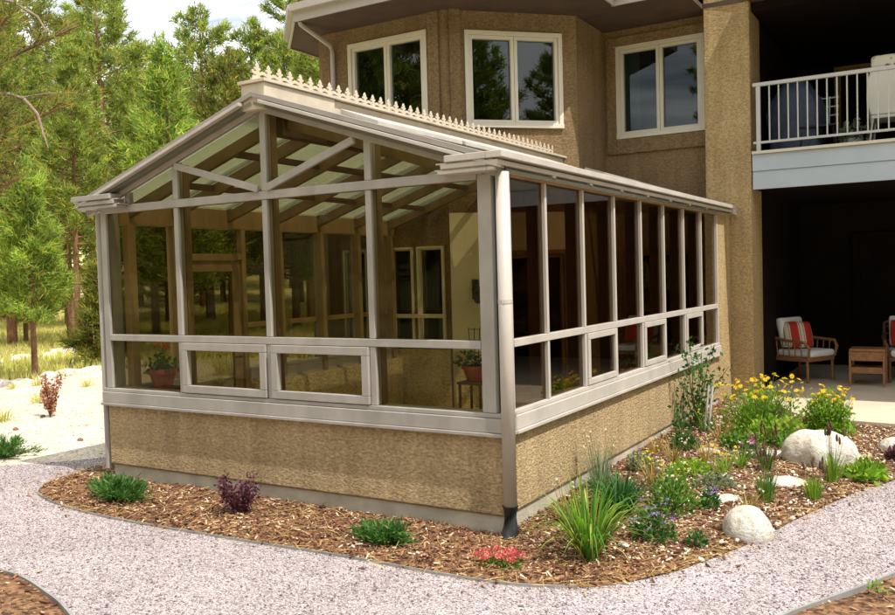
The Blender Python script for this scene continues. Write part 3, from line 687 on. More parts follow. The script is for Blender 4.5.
# lattice metal chair
c = (1.02, 7.5, 3.22)
t = thing('metal_chair', 'dark metal chair with a perforated lattice back behind the balcony railing', 'chair', c)
m = MB()
for i in range(5): m.bar((c[0]-.2+.1*i, c[1]+.18, 3.68), (c[0]-.2+.1*i, c[1]+.24, 4.08), .016, .016)
for j in range(4): m.bar((c[0]-.22, c[1]+.19+.015*j, 3.70+.12*j), (c[0]+.22, c[1]+.19+.015*j, 3.70+.12*j), .016, .016)
m.build('backrest', 'white_metal', t)
MB().box((c[0]-.22, c[1]-.22, 3.62), (c[0]+.22, c[1]+.2, 3.65)).build('seat', 'dark_metal', t, .005)
for a in (-1, 1):
    for e in (-1, 1): MB().tube([(c[0]+a*.19, c[1]+e*.18, 3.62), (c[0]+a*.22, c[1]+e*.22, 3.22)], .012, 6).build('leg', 'dark_metal', t)
# white chair
c = (1.95, 7.15, 3.22)
t = thing('balcony_chair', 'white high-back patio chair at the right end of the balcony railing', 'chair', c)
m = MB(); pr = [(-.26,.42),(-.31,.60),(-.30,.85),(-.24,1.02),(.24,1.02),(.30,.85),(.31,.60),(.26,.42)]
m.prof([(c[0]+u, c[1]-.20-.05*w, c[2]+w) for u, w in pr], (0, .05, .0)); m.build('backrest', 'cushion_white', t, .02)
MB().box((c[0]-.26, c[1]-.2, c[2]+.38), (c[0]+.26, c[1]+.28, c[2]+.43)).build('seat', 'cushion_white', t, .015)
for a in (-1, 1):
    MB().tube([(c[0]+a*.29, c[1]-.24, c[2]+.66), (c[0]+a*.31, c[1]+.22, c[2]+.64), (c[0]+a*.30, c[1]+.26, c[2]+.40)], .014, 8).build('armrest', 'white_metal', t)
    for e in (-1, 1): MB().tube([(c[0]+a*.24, c[1]+e*.2, c[2]+.38), (c[0]+a*.28, c[1]+e*.26, c[2])], .013, 6).build('leg', 'white_metal', t)
m = MB(); m.box((c[0]-.25, c[1]-.30, 4.19), (c[0]+.25, c[1]-.18, 4.36))
tag(m.build('head_cushion', 'pattern_fabric', None, .04), 'patterned cushion over the top of the white balcony chair', 'cushion')
# balcony plants behind the railing
def small_pot(c, label):
    t = thing('potted_plant', label, 'potted plant', c); MB().lathe(c, [(.09,0),(.12,.2),(.13,.2),(.11,.2)], 14).build('pot', 'white_metal', t)
    P, d = leaf_pos(120, (c[0], c[1], c[2]+.2), (.18, .18, .3), rng); V, F = inst(LEAF, LEAF_F, P, .08, None, rng); bulk('foliage', V, F, 'leaves_grey', t, c)
small_pot((1.45, 7.3, 3.22), 'pale leafy plant in a white pot on the balcony, before the glass door')
MB_side = (1.42, 8.6, 3.22)
# wicker chair
def pillow(c, w, h, th, rot, mat, name, label, tilt=0):
    n = 10; V = []; F = []
    for s in (-1, 1):
        for i in range(n+1):
            for j in range(n+1):
                u, v_ = 2*i/n-1, 2*j/n-1; pin = (1-.10*(v_*v_)*abs(u))
                zz = s*th*.5*((1-u**4)*(1-v_**4))**.5
                V.append((u*w/2*(1-.07*v_*v_), zz, v_*h/2*(1-.07*u*u)))
    for s in range(2):
        o = s*(n+1)**2
        for i in range(n):
            for j in range(n):
                q = (o+i*(n+1)+j, o+(i+1)*(n+1)+j, o+(i+1)*(n+1)+j+1, o+i*(n+1)+j+1); F.append(q if s == 0 else q[::-1])
    m = MB(); m.add(V, F); o = m.build(name, mat, None, smooth=True, origin=(0,0,0)); o.location = c; o.rotation_euler = (tilt, 0, rot)
    if label: tag(o, label, 'pillow')
    return o
def wicker_chair(c, rot, label, mat):
    """local frame: seat faces -y"""
    t = thing('wicker_chair', label, 'armchair', (0,0,0))
    m = MB()
    m.box((-.30, -.30, .30), (.30, .28, .36)); m.build('seat_frame', mat, t, .01)
    m = MB()
    for i in range(9):
        x = -.28+.07*i; m.tube([(x, .26, .36), (x*1.03, .34, .62), (x*1.05, .40-.0*abs(x), .88-.12*(x/.28)**2)], .012, 5)
    for z, y in ((.45,.29),(.55,.32),(.65,.35),(.75,.38)): m.tube([(-.29, y, z), (0, y+.01, z), (.29, y, z)], .01, 5)
    m.tube([(-.30,.27,.36),(-.31,.34,.62),(-.30,.38,.80),(-.15,.40,.87),(.15,.40,.87),(.30,.38,.80),(.31,.34,.62),(.30,.27,.36)], .022, 8)
    m.build('backrest', mat, t)
    for s in (-1, 1):
        m = MB(); m.tube([(s*.31,.34,.64),(s*.34,.05,.60),(s*.34,-.27,.58),(s*.31,-.33,.50),(s*.29,-.30,.36)], .022, 8)
        for k in range(5): m.tube([(s*.31, -.2+.1*k, .36), (s*.335, -.2+.1*k, .59)], .009, 5)
        m.build('armrest', mat, t)
        for e in (-1, 1): MB().tube([(s*.28, e*.27, .32), (s*.28, e*.28, 0)], .02, 8).build('leg', mat, t)
    m = MB(); m.box((-.27, -.33, .362), (.27, .24, .46)); m.build('seat_cushion', 'cushion_white', t, .035)
    m = MB(); m.prof([(-.25, .20, .47), (.25, .20, .47), (.25, .30, .90), (-.25, .30, .90)], (0, -.10, .02)); m.build('back_cushion', 'cushion_white', t, .035)
    t.location = c; t.rotation_euler = (0, 0, rot); return t
wicker_chair((.66, 8.3, .12), math.radians(62), 'rattan armchair with white cushions at the left edge of the covered patio', 'wicker')
def loc_pt(c, rot, q): return (c[0]+q[0]*math.cos(rot)-q[1]*math.sin(rot), c[1]+q[0]*math.sin(rot)+q[1]*math.cos(rot), c[2]+q[2])
rr = math.radians(62)
pillow(loc_pt((.66, 8.3, .12), rr, (-.06, .04, .67)), .42, .40, .14, rr-.5, 'striped_red', 'pillow', 'red striped pillow on the rattan armchair nearest the column', -.35)
wicker_chair((2.02, 8.65, .12), math.radians(8), 'rattan armchair with a white back cushion, right of the small patio table', 'wicker_dark')
pillow(loc_pt((2.02, 8.65, .12), math.radians(8), (-.02, .02, .68)), .46, .40, .14, math.radians(8), 'cushion_red', 'pillow', 'plain dark red pillow on the armchair right of the patio table', -.3)
c = (1.54, 8.0, .12)
t = thing('side_table', 'small square wicker side table between the two patio armchairs', 'side table', c)
MB().box((c[0]-.22, c[1]-.2, .60), (c[0]+.22, c[1]+.2, .635)).build('tabletop', 'wicker', t, .006)
MB().box((c[0]-.205, c[1]-.185, .47), (c[0]+.205, c[1]+.185, .598)).build('apron', 'wicker', t, .004)
MB().box((c[0]-.205, c[1]-.185, .30), (c[0]+.205, c[1]+.185, .38)).build('shelf', 'wicker', t, .004)
for a in (-1, 1):
    for e in (-1, 1): MB().box((c[0]+a*.208-.014, c[1]+e*.188-.014, .12), (c[0]+a*.208+.014, c[1]+e*.188+.014, .598)).build('leg', 'wicker', t)

# ---------------------------------------------------------------- GROUND
def terr(x, y):
    d = np.hypot(x+1, y-2); return np.clip(d-34, 0, None)*.045*np.clip(d/60, 0, 1.6)
n = 150
u = np.linspace(-1, 1, n); g = np.sign(u)*(np.abs(u)**2.6)*420
Xg, Yg = np.meshgrid(g-2, g+2, indexing='ij')
Zg = terr(Xg, Yg) - .03 + .05*np.sin(Xg*.35)*np.cos(Yg*.4)*np.clip((np.hypot(Xg+1, Yg)-12)/10, 0, 1)
V = np.stack([Xg, Yg, Zg], -1).reshape(-1,3); I = np.arange(n*n).reshape(n, n)
F = np.stack([I[:-1,:-1], I[1:,:-1], I[1:,1:], I[:-1,1:]], -1).reshape(-1,4)
struct(bulk('ground', V, F, 'meadow', smooth=True))
def smooth_curve(pts, k=8):
    out = []; P = [np.array(q, float) for q in pts]; P = [2*P[0]-P[1]]+P+[2*P[-1]-P[-2]]
    for i in range(1, len(P)-2):
        for t_ in np.linspace(0, 1, k, endpoint=False):
            a, b_, c_, d_ = P[i-1:i+3]
            out.append(.5*((2*b_)+(-a+c_)*t_+(2*a-5*b_+4*c_-d_)*t_**2+(-a+3*b_-3*c_+d_)*t_**3))
    out.append(P[-2]); return np.array(out)
def ruled(name, E, W, zf, mat, rows=14, smooth=True):
    n = len(E); T = np.linspace(0, 1, rows)
    G = E[:,None,:]*(1-T)[None,:,None]+W[:,None,:]*T[None,:,None]
    Z = zf(G[...,0], G[...,1], T[None,:]*np.ones((n,1)))
    V = np.concatenate([G, Z[...,None]], -1).reshape(-1,3); I = np.arange(n*rows).reshape(n, rows)
    F = np.stack([I[:-1,:-1], I[1:,:-1], I[1:,1:], I[:-1,1:]], -1).reshape(-1,4)
    return bulk(name, V, F, mat, smooth=smooth), G, Z
# pale gravel yard to the left
yard = smooth_curve([(-6.0,14),(-9.5,10.5),(-12.5,7.4),(-12.6,4.2),(-14.5,1.0),(-16,-4),(-12,-9),(-4,-12),(6,-12),(12,-6),(12,6)], 6)
m = MB(); m.add([(x+.12*math.sin(i*1.7), y+.12*math.cos(i*2.3), .006) for i, (x, y) in enumerate(yard)]+[(-5.0, 14, .006)], [tuple(range(len(yard)+1))])
o = m.build('yard', 'yard_gravel', origin=(0,0,0)); struct(o)
if o.data.polygons[0].normal.z < 0: o.data.flip_normals()
# path
up_ = smooth_curve([(-9,-1.2),(-6.6,-.75),(-5.4,.1),(-4.93,.67),(-4.6,1.4),(-4.4,3),(-4.35,5)], 8)
lo_ = smooth_curve([(-9,-3.2),(-6.5,-3.0),(-4.2,-2.5),(-3.2,-2.14),(-2.45,-2.0),(-1.74,-2.14),(-.6,-2.5),(.6,-2.2),(1.5,-1.35),(1.94,-.46),(2.35,.38),(2.75,1.6),(3.3,3.0),(4.2,4.6)], 8)
pp = [tuple(q) for q in up_]+[(-3.9, 5), (-3.9, 0), (0, 0), (0.0, 1), (1.2, 4), (3.2, 6.0)]+[tuple(q) for q in lo_[::-1]]
m = MB(); m.add([(x, y, .012) for x, y in pp], [tuple(range(len(pp)))])
o = m.build('path', 'path_gravel', origin=(0,0,0)); struct(o)
if o.data.polygons[0].normal.z < 0: o.data.flip_normals()
# main bed
E = smooth_curve([(-4.20,1.6),(-4.42,.7),(-4.50,.15),(-4.42,-.28),(-4.12,-.66),(-3.2,-.86),(-1.95,-.86),(-.75,-.80),(.0,-.80),(.45,-.76),(.85,-.60),(1.15,-.25),(1.32,.12),(1.50,.62),(1.66,1.25),(1.90,2.05),(2.18,2.75),(2.6,3.6),(3.1,4.4)], 8)
W = smooth_curve([(-3.99,1.6),(-3.99,1.0),(-3.99,.6),(-3.99,.3),(-3.95,.0),(-3.2,.0),(-1.95,.0),(-.75,.0),(-.2,.0),(.03,.05),(.03,.35),(.03,.8),(.03,1.3),(.03,2.0),(.03,2.9),(.03,4.0),(.03,5.4),(.1,6.5),(.4,7.0)], 8)
def bedz(x, y, T): return .014 + .028*np.clip(T*6, 0, 1)**.6 + .04*np.clip(T, 0, 1)*np.clip(y/3+.2, 0, 1.5) + .012*np.sin(x*7)*np.cos(y*6+x)
bed, G, Z = ruled('flower_bed', E, W, bedz, 'bed_soil', 18); struct(bed)
def bed_h(x, y):
    d2 = (G[...,0]-x)**2+(G[...,1]-y)**2; return float(Z.flat[np.argmin(d2)])
def strip(name, pts, z0, z1, w, mat, label):
    m = MB(); n = len(pts)
    T = np.gradient(pts, axis=0); T = T/np.linalg.norm(T, axis=1, keepdims=True); Nn = np.stack([-T[:,1], T[:,0]], 1)
    vs = []
    for q, nn_ in zip(pts, Nn):
        for s, z in ((-1,z0),(1,z0),(1,z1),(-1,z1)): vs.append((q[0]+nn_[0]*w/2*s, q[1]+nn_[1]*w/2*s, z))
    fs = [(4*i+j, 4*i+(j+1)%4, 4*i+4+(j+1)%4, 4*i+4+j) for i in range(n-1) for j in range(4)]+[(0,3,2,1), (4*n-4,4*n-3,4*n-2,4*n-1)]
    m.add(vs, fs); return tag(m.build(name, mat, origin=(0,0,0)), label, 'edging')
strip('bed_edging', E[2:80], -.02, .030, .008, 'edging', 'thin grey steel edging around the mulched bed of the sunroom')
strip('path_edging', lo_[4:], -.02, .040, .015, 'edging', 'curved grey steel edging along the near side of the gravel path')
# near beds (bottom left and bottom right)
n0 = len(lo_); lowo = lo_ + np.stack([np.linspace(0, 5.5, n0), np.linspace(-3, -3.2, n0)], 1)
def nz(x, y, T): return .016+.03*np.clip(T*8, 0, 1)+.01*np.sin(x*5)*np.cos(y*6)
nb_, G2, Z2 = ruled('near_bed', lo_, lowo, nz, 'bed_soil', 14); struct(nb_)
# patio
m = MB(); m.prism([(.45, 6.50), (.62, 6.0), (1.15, 5.05), (2.0, 4.95), (6.2, 4.6), (6.2, 10.5), (.31, 10.5), (.31, 7.152), (.335, 7.15), (.335, 6.50)], -.1, .12); struct(m.build('patio', 'patio_concrete', None, .008))
# bark chips
def chips(name, P, mat, seed, smin, smax, label, base=None):
    g_ = np.random.default_rng(seed); n = len(P)
    B = np.array([(-.5,-.16,-.06),(.5,-.10,-.06),(.5,.12,-.06),(-.5,.16,-.06),(-.45,-.12,.06),(.46,-.09,.06),(.42,.1,.06),(-.5,.12,.06)]) if base is None else base
    F = [(0,3,2,1),(4,5,6,7),(0,1,5,4),(1,2,6,5),(2,3,7,6),(3,0,4,7)]
    sz = smin+(smax-smin)*g_.random(n)**3
    d = unit(np.stack([g_.normal(size=n)*.35, g_.normal(size=n)*.35, np.ones(n)], 1))
    V, Fa = inst(B, F, P, sz, d, g_)
    return tag(bulk(name, V, Fa, mat), label, 'mulch' if 'chip' in name else 'gravel', kind='stuff')
def sample_ruled(G, Z, n, seed, sel=None):
    g_ = np.random.default_rng(seed); a = (G[1:,:-1]-G[:-1,:-1]); b_ = (G[:-1,1:]-G[:-1,:-1])
    ar = np.abs(a[...,0]*b_[...,1]-a[...,1]*b_[...,0])
    if sel is not None: ar = ar*sel(G[:-1,:-1,0], G[:-1,:-1,1])
    k = g_.choice(ar.size, n, p=(ar/ar.sum()).ravel()); i, j = np.unravel_index(k, ar.shape); u, v = g_.random(n)[:,None], g_.random(n)[:,None]
    p = (G[i,j]*(1-u)*(1-v)+G[i+1,j]*u*(1-v)+G[i,j+1]*(1-u)*v+G[i+1,j+1]*u*v); z = (Z[i,j][:,None]*(1-u)*(1-v)+Z[i+1,j][:,None]*u*(1-v)+Z[i,j+1][:,None]*(1-u)*v+Z[i+1,j+1][:,None]*u*v)
    return np.concatenate([p, z+.004+.012*g_.random(n)[:,None]], 1)
chips('wood_chip_mulch', sample_ruled(G, Z, 50000, 3), 'bark_chips', 4, .010, .055, 'brown wood chip mulch covering the bed around the sunroom')
chips('wood_chip_mulch', sample_ruled(G2, Z2, 16000, 5), 'bark_chips', 6, .014, .07, 'brown wood chip mulch beyond the near path edging')
Pm = np.concatenate([E[np.random.default_rng(2).integers(6, len(E)-6, 420)]+np.random.default_rng(3).normal(size=(420,2))*.13, lo_[np.random.default_rng(4).integers(10, len(lo_)-6, 160)]+np.random.default_rng(5).normal(size=(160,2))*.12])
chips('wood_chip_mulch', np.concatenate([Pm, np.full((len(Pm),1), .022)], 1), 'bark_chips', 16, .008, .05, 'stray wood chips kicked onto the gravel path along its edges')
# pebbles on the path
OCT = np.array([(1,0,0),(.1,.9,0),(-.9,.1,0),(0,-1,0),(.1,.1,.55),(0,0,-.5)]); OF = [(0,1,4),(1,2,4),(2,3,4),(3,0,4),(1,0,5),(2,1,5),(3,2,5),(0,3,5)]
def in_poly(P, poly):
    x, y = P[:,0], P[:,1]; c_ = np.zeros(len(P), bool); j = len(poly)-1
    for i in range(len(poly)):
        xi, yi = poly[i]; xj, yj = poly[j]
        c_ ^= ((yi > y) != (yj > y)) & (x < (xj-xi)*(y-yi)/(yj-yi+1e-12)+xi); j = i
    return c_
g_ = np.random.default_rng(9); P = np.stack([g_.uniform(-6.5, 3.6, 130000), g_.uniform(-2.6, 4.5, 130000), np.full(130000, .014)], 1)
edgepoly = np.concatenate([E, W[::-1]]); P = P[in_poly(P, pp) & ~in_poly(P, edgepoly)]
V, F = inst(OCT, OF, P, .004+.008*g_.random(len(P))**2.2, unit(g_.normal(size=(len(P),3))*.4+np.array([0,0,1.])), g_)
tag(bulk('path_pebbles', V, F, 'pebbles'), 'loose pinkish grey pebbles on the path', 'gravel', kind='stuff')
P = np.stack([g_.uniform(-12, -4.6, 9000), g_.uniform(-2, 8, 9000), np.full(9000, .01)], 1); P = P[~in_poly(P, pp)]
V, F = inst(OCT, OF, P, .006+.016*g_.random(len(P))**3, unit(g_.normal(size=(len(P),3))*.4+np.array([0,0,1.])), g_)
tag(bulk('yard_pebbles', V, F, 'yard_pebbles'), 'scattered pebbles on the pale yard left of the sunroom', 'gravel', kind='stuff')
# scattered gravel spilled in the right part of the bed
Ps = sample_ruled(G, Z, 3000, 15, lambda x, y: (x > .3) & (y > -.2))
V, F = inst(OCT, OF, Ps, .006+.016*g_.random(len(Ps))**2, None, g_); tag(bulk('bed_pebbles', V, F, 'yard_pebbles'), 'pale pebbles mixed into the right part of the flower bed', 'gravel', kind='stuff')

ST = np.array([(-.5,-.01,0),(.5,-.008,0),(.5,.008,.004),(-.5,.01,.004),(0,0,.03)]); SF = [(0,1,4),(1,2,4),(2,3,4),(3,0,4)]
Pq = sample_ruled(G, Z, 2600, 25); Pe = E[g_.integers(4, len(E)-4, 500)]+g_.normal(size=(500,2))*.07; Pq = np.concatenate([Pq, np.concatenate([Pe, np.full((500,1), .035)], 1)]); Pq[:,2] += .012
V, F = inst(ST, SF, Pq, .05+.13*g_.random(len(Pq))**2, unit(g_.normal(size=(len(Pq),3))*.2+np.array([0,0,1.])), g_)
tag(bulk('straw_litter', V, F, 'dry_leaves'), 'pale straw and twigs scattered over the mulch', 'straw', kind='stuff')
# rocks
def rock(c, rad, seed, label, group=None, rotz=0, name='boulder', n=3, rough=.12, flat=.0):
    import bmesh
    bm = bmesh.new(); bmesh.ops.create_icosphere(bm, subdivisions=n, radius=1); g_ = np.random.default_rng(seed); K = g_.normal(size=(6,3))*1.3; ph = g_.random(6)*6
    for v in bm.verts:
        p = np.array(v.co); s = 1+rough*sum(math.sin(float(K[i]@p)*(1+i*.5)+ph[i])/(1+i*.6) for i in range(6))*.6
        q = p*s; q[2] = max(q[2], -.45)
        if flat: q[2] = min(q[2], flat)
        ca, sa = math.cos(rotz), math.sin(rotz); x, y, z = q*np.array(rad); v.co = (x*ca-y*sa, x*sa+y*ca, z+.40*rad[2])
    me = bpy.data.meshes.new(name); bm.to_mesh(me); bm.free()
    o = link(name, me, 'limestone', None, c, smooth=True); return tag(o, label, 'boulder' if name == 'boulder' else 'rock', group)
def bh(x, y): return bed_h(x, y)
rock((1.57, 3.05, bh(1.57,3.05)-.02), (.29, .22, .225), 3, 'large rounded white boulder behind the spiky seed stalks in the flower bed', rotz=.45, n=4)
rock((1.45, .72, bh(1.45,.72)-.02), (.155, .145, .16), 14, 'smaller cream boulder at the edge of the gravel path', rotz=.3, n=4, rough=.05)
rock((1.43, 2.12, bh(1.43,2.1)-.02), (.17, .10, .06), 12, 'flat pale slab lying between the two boulders', rotz=.5, name='rock')
rock((1.13, 1.48, bh(1.13,1.5)-.02), (.13, .07, .04), 15, 'thin flat stone left of the cream boulder', rotz=.6, name='rock')
rock((2.15, 3.85, bh(2.1,3.8)-.02), (.20, .13, .10), 19, 'low cream rock beside the dark red plant at the right edge', rotz=.3, name='rock')
rock((1.14, 3.1, bh(1.14,3.1)-.02), (.17, .08, .05), 24, 'flat tan stone left of the large white boulder', rotz=.4, name='rock')
rock((.24, 1.25, bh(.24,1.25)-.01), (.09, .05, .05), 27, 'small pinkish stone against the side knee wall', rotz=1.2, name='rock')
rock((.62, 3.0, bh(.6,3)-.01), (.12, .035, .04), 29, 'narrow white stone in the middle of the bed', rotz=.3, name='rock')
rock((.82, .10, bh(.8,.1)-.005), (.055, .022, .022), 31, 'small white stone by the bellflowers near the path', rotz=-.6, name='rock')
for i in range(9):
    x, y = rng.uniform(-8.5, -5.6), rng.uniform(.6, 3)
    tag(rock((x, y, 0), (.035+.02*rng.random(), .03, .03), 40+i, '', name='rock', n=2), 'small dark stone lying on the pale yard', 'rock', 'small stones on the pale yard')
    bpy.context.scene.collection.objects[-1].data.materials[0] = M['bark']
def rockrow(a, c_, k, group, label, s0):
    for i in range(k):
        t_ = (i+.5*rng.random())/k; x = a[0]+(c_[0]-a[0])*t_+rng.normal()*.12; y = a[1]+(c_[1]-a[1])*t_+rng.normal()*.12
        rock((x, y, terr(x,y)-.06), (.26+.14*rng.random(), .18+.08*rng.random(), .08+.07*rng.random()), s0+i, label, group, rng.random()*3, 'rock', 2, .18)
rockrow((-12.4, 3.6), (-13.6, 9.0), 13, 'limestone rocks edging the yard', 'pale limestone rock in the row where the yard meets the grass', 60)
rockrow((-17.2, 6.5), (-19.8, 14.5), 16, 'limestone rocks farther out in the meadow', 'pale limestone rock in the farther row across the meadow', 90)

# ---------------------------------------------------------------- bed plants
def g0(x, y): return (x, y, bh(x, y))
def juniper(c, rad, n, label, leaf='leaves_juniper', name='juniper', size=.055):
    g_ = np.random.default_rng(int(abs(c[0]*100))+11); t = thing(name, label, 'shrub', c)
    m = MB(); P = []; D = []
    k = 46
    for i in range(k):
        a = g_.random()*2*PI; L = (.35+.65*g_.random()); e = np.array([math.cos(a)*rad[0]*L, math.sin(a)*rad[1]*L, rad[2]*(.35+.75*g_.random())*(1.1-.6*L)])
        s_ = np.array(c)+e; m.tube([c, np.array(c)+e*.5+np.array([0,0,.01]), s_], [.005,.004,.002], 4)
        nn_ = n//k; tt = g_.random(nn_)**.6; q = np.array(c)+e*tt[:,None]+g_.normal(size=(nn_,3))*.018; q[:,2] = np.maximum(q[:,2], c[2]+.005)
        P.append(q); D.append(unit(e)[None]+g_.normal(size=(nn_,3))*.5+np.array([0,0,.35]))
    P = np.concatenate(P); D = np.concatenate(D)
    LB_ = np.array([(0,0,0),(-.10,0,.4),(0,.03,1.0),(.10,0,.4)]); V, F = inst(LB_, LEAF_F, P, size*(.6+.7*g_.random(len(P))), D, g_)
    bulk('foliage', V, F, leaf, t, c); m.build('stems', 'stem_brown', t); return t
juniper(g0(-3.22, -.56), (.34, .20, .20), 3600, 'bright green spreading juniper at the left end of the sunroom bed')
juniper(g0(-.62, -.50), (.24, .13, .15), 2400, 'low dark green juniper in the middle of the mulch before the front wall')
# barberry
c = g0(-2.0, -.42); t = thing('barberry', 'small purple-leaved barberry shrub before the front knee wall', 'shrub', c)
P = []; m = MB()
for i in range(26):
    a = rng.random()*2*PI; e = np.array([math.cos(a)*.19*rng.random()**.5, math.sin(a)*.15*rng.random()**.5, .12+.18*rng.random()]); s_ = np.array(c)+e
    m.tube([c, np.array(c)+e*.5, s_], [.005,.003,.0015], 4); tt = .25+.75*rng.random(45); P.append(np.array(c)+e*tt[:,None]+rng.normal(size=(45,3))*.014)
P = np.concatenate(P); V, F = inst(LEAF, LEAF_F, P, .022+.016*rng.random(len(P)), None, rng); bulk('foliage', V, F, 'leaves_purple', t, c); m.build('stems', 'stem_brown', t)
# pink sedum
c = g0(.27, -.52); t = thing('sedum', 'low mat of coral pink flowers at the foot of the downspout corner', 'flowering plant', c)
P, d = leaf_pos(700, c, (.17, .10, .05), rng, .3); V, F = inst(LEAF, LEAF_F, P, .022, None, rng); bulk('foliage', V, F, 'leaves', t, c)
hd = rng.normal(size=(34,3))*[.085,.05,.0]+[c[0],c[1],c[2]+.055]; hd[:,2] += .03*rng.random(34)-.25*np.abs(hd[:,0]-c[0])**1.3; P = np.repeat(hd, 34, 0)+rng.normal(size=(34*34,3))*[.012,.012,.006]; V, F = inst(LEAF, LEAF_F, P, .012+.008*rng.random(len(P)), np.array([0,0,.9])+rng.normal(size=(len(P),3))*.6, rng); bulk('blossoms', V, F, 'petal_pink', t, c)
# ornamental grass
c = g0(.71, -.20); t = thing('ornamental_grass', 'tall arching light green grass clump nearest the path in front of the downspout', 'grass clump', c)
V, F = blades(190, c, .66, .0135, .72, rng, 1.15, .05); bulk('blades', V, F, 'grass_blades', t, c)
V, F = blades(40, c, .38, .012, .95, rng, 1.15, .06); bulk('dry_blades', V, F, 'dry_leaves', t, c)
c = g0(.55, .75); t = thing('iris_clump', 'dark green strap-leaved clump behind the light green grass', 'grass clump', c)
V, F = blades(230, c, .42, .016, .75, rng, 1.0, .09); bulk('blades', V, F, 'iris_blades', t, c)
c = g0(.25, 1.2); t = thing('ornamental_grass', 'wispy pale-plumed grass against the side knee wall', 'grass clump', c)
V, F = blades(110, c, .45, .006, .4, rng, .8, .06); bulk('blades', V, F, 'leaves_grey', t, c)
tp = rnd_tops(c, 9, .16, .34, .50, rng); stalks(t, c, tp, .002); flower_heads(t, tp, 'petal_white', .018, 6)
# bellflowers
c = g0(.95, .30); t = bush('bellflower', 'leafy green plant with violet flowers right of the tall grass clump', 'flowering plant', c, (.15, .13, .22), 480, .034, 'leaves_dark', 12, shell=.2)
tp = rnd_tops(c, 20, .17, .10, .27, rng); flower_heads(t, tp, 'petal_violet', .022, 5)
c = g0(.90, .95); t = bush('rose_bush', 'bushy green shrub with white blooms behind the violet flowers', 'shrub', c, (.19, .17, .32), 620, .036, 'leaves', 16, shell=.2)
tp = rnd_tops(c, 10, .2, .2, .38, rng); flower_heads(t, tp, 'petal_white', .02, 6)
c = g0(1.10, 1.15); t = bush('violet', 'single small plant with pale violet blooms left of the flat stones', 'flowering plant', c, (.07, .07, .12), 160, .035, 'leaves_dark')
flower_heads(t, rnd_tops(c, 6, .06, .11, .17, rng), 'petal_violet', .022, 5)
c = g0(1.22, .32); t = bush('violet', 'tiny violet-flowered plant beside the small white stone by the path', 'flowering plant', c, (.07, .06, .09), 120, .03, 'leaves_dark')
# spikes
for x, y, h_, lab in ((1.42, 1.52, .34, 'upright tuft with dark seed spikes behind the cream boulder'), (1.76, 2.40, .36, 'yellow-green tuft with dark seed spikes before the large white boulder'), (1.70, 1.85, .26, 'small olive tuft with seed spikes nearest the path bend'), (1.22, 2.55, .32, 'reddish tuft with seed spikes left of the flat slab')):
    c = g0(x, y); t = thing('seed_spike_plant', lab, 'flowering plant', c)
    V, F = blades(150, c, h_*.8, .005, .35, rng, .6, .06); bulk('blades', V, F, 'leaves_bright' if 'yellow' in lab or 'olive' in lab else 'leaves', t, c)
    tp = rnd_tops(c, 9, .10, h_*.9, h_*1.25, rng); stalks(t, c, tp, .002, 'stem_brown')
    pr = None
    for q in tp:
        if pr is None: pr = MB().lathe((0,0,0), [(.003,-.03),(.009,-.02),(.010,.0),(.007,.025),(.002,.035)], 7).build('seed_spike', 'seed_heads', t, origin=(0,0,0)); o = pr
        else: o = pr.copy(); COL.objects.link(o)
        o.location = Vector(q)-WPOS[t]; o.rotation_euler = (rng.normal()*.15, rng.normal()*.15, 0)
c = g0(1.98, 2.62); t = bush('cabbage_plant', 'bright green broad-leaved rosette right of the large boulder', 'flowering plant', c, (.13, .12, .09), 220, .07, 'leaves_bright', 0)
flower_heads(t, rnd_tops((c[0]-.02, c[1]+.08, c[2]), 9, .07, .14, .22, rng), 'petal_white', .032, 6)
bush('coral_bells', 'dark red leafy plant at the far right of the bed', 'plant', g0(2.22, 3.45), (.14, .12, .12), 300, .05, 'leaves_purple', 4)
c = g0(1.05, 2.85); t = bush('aster', 'small plant with a magenta bloom left of the large boulder', 'flowering plant', c, (.10, .08, .16), 240, .035, 'leaves_grey'); flower_heads(t, rnd_tops(c, 4, .05, .17, .24, rng), 'petal_magenta', .035, 8)
bush('low_herb', 'low yellow-green herb in the middle of the bed', 'plant', g0(.70, 2.1), (.20, .16, .12), 600, .03, 'leaves_bright', 4)
bush('low_herb', 'small dark green mound by the narrow white stone', 'plant', g0(.42, 2.95), (.14, .12, .13), 500, .035, 'leaves_dark', 4)
bush('low_herb', 'grey-green mound against the side wall under the windows', 'plant', g0(.32, 2.0), (.14, .12, .14), 420, .035, 'leaves_grey', 4)
bush('low_herb', 'pale sprawling herb right of the rose bush', 'plant', g0(1.0, 1.75), (.16, .14, .10), 380, .03, 'leaves_grey', 4)
bush('low_herb', 'green mound left of the magenta bloom', 'plant', g0(.85, 3.3), (.20, .14, .14), 500, .04, 'leaves', 4)
bush('low_herb', 'small green mound on the lawn edge by the patio slab', 'plant', g0(2.3, 4.1), (.25, .14, .07), 400, .04, 'leaves', 2)
bush('low_herb', 'leafy bright plant at the foot of the large boulder', 'plant', g0(1.22, 3.65), (.18, .15, .24), 600, .05, 'leaves_bright', 4)
def wisp(x, y, h_, lab, fm, n=12, leaf='dry_leaves'):
    c = g0(x, y); t = thing('spent_perennial', lab, 'flowering plant', c)
    V, F = blades(60, c, h_, .005, .7, rng, .5, .06); bulk('foliage', V, F, leaf, t, c)
    tp = rnd_tops(c, n, .15, h_*.5, h_*1.05, rng); stalks(t, c, tp, .002); flower_heads(t, tp, fm, .016, 6)
wisp(.55, 1.55, .30, 'airy yellow-flowered perennial between the side wall and the rose bush', 'petal_yellow', 16)
wisp(.45, 2.45, .26, 'straw-coloured perennial with small pale blooms behind the rose bush', 'petal_white', 14)
wisp(.95, 2.25, .24, 'yellow-blooming wisp left of the flat slab', 'petal_yellow', 14, 'leaves_bright')
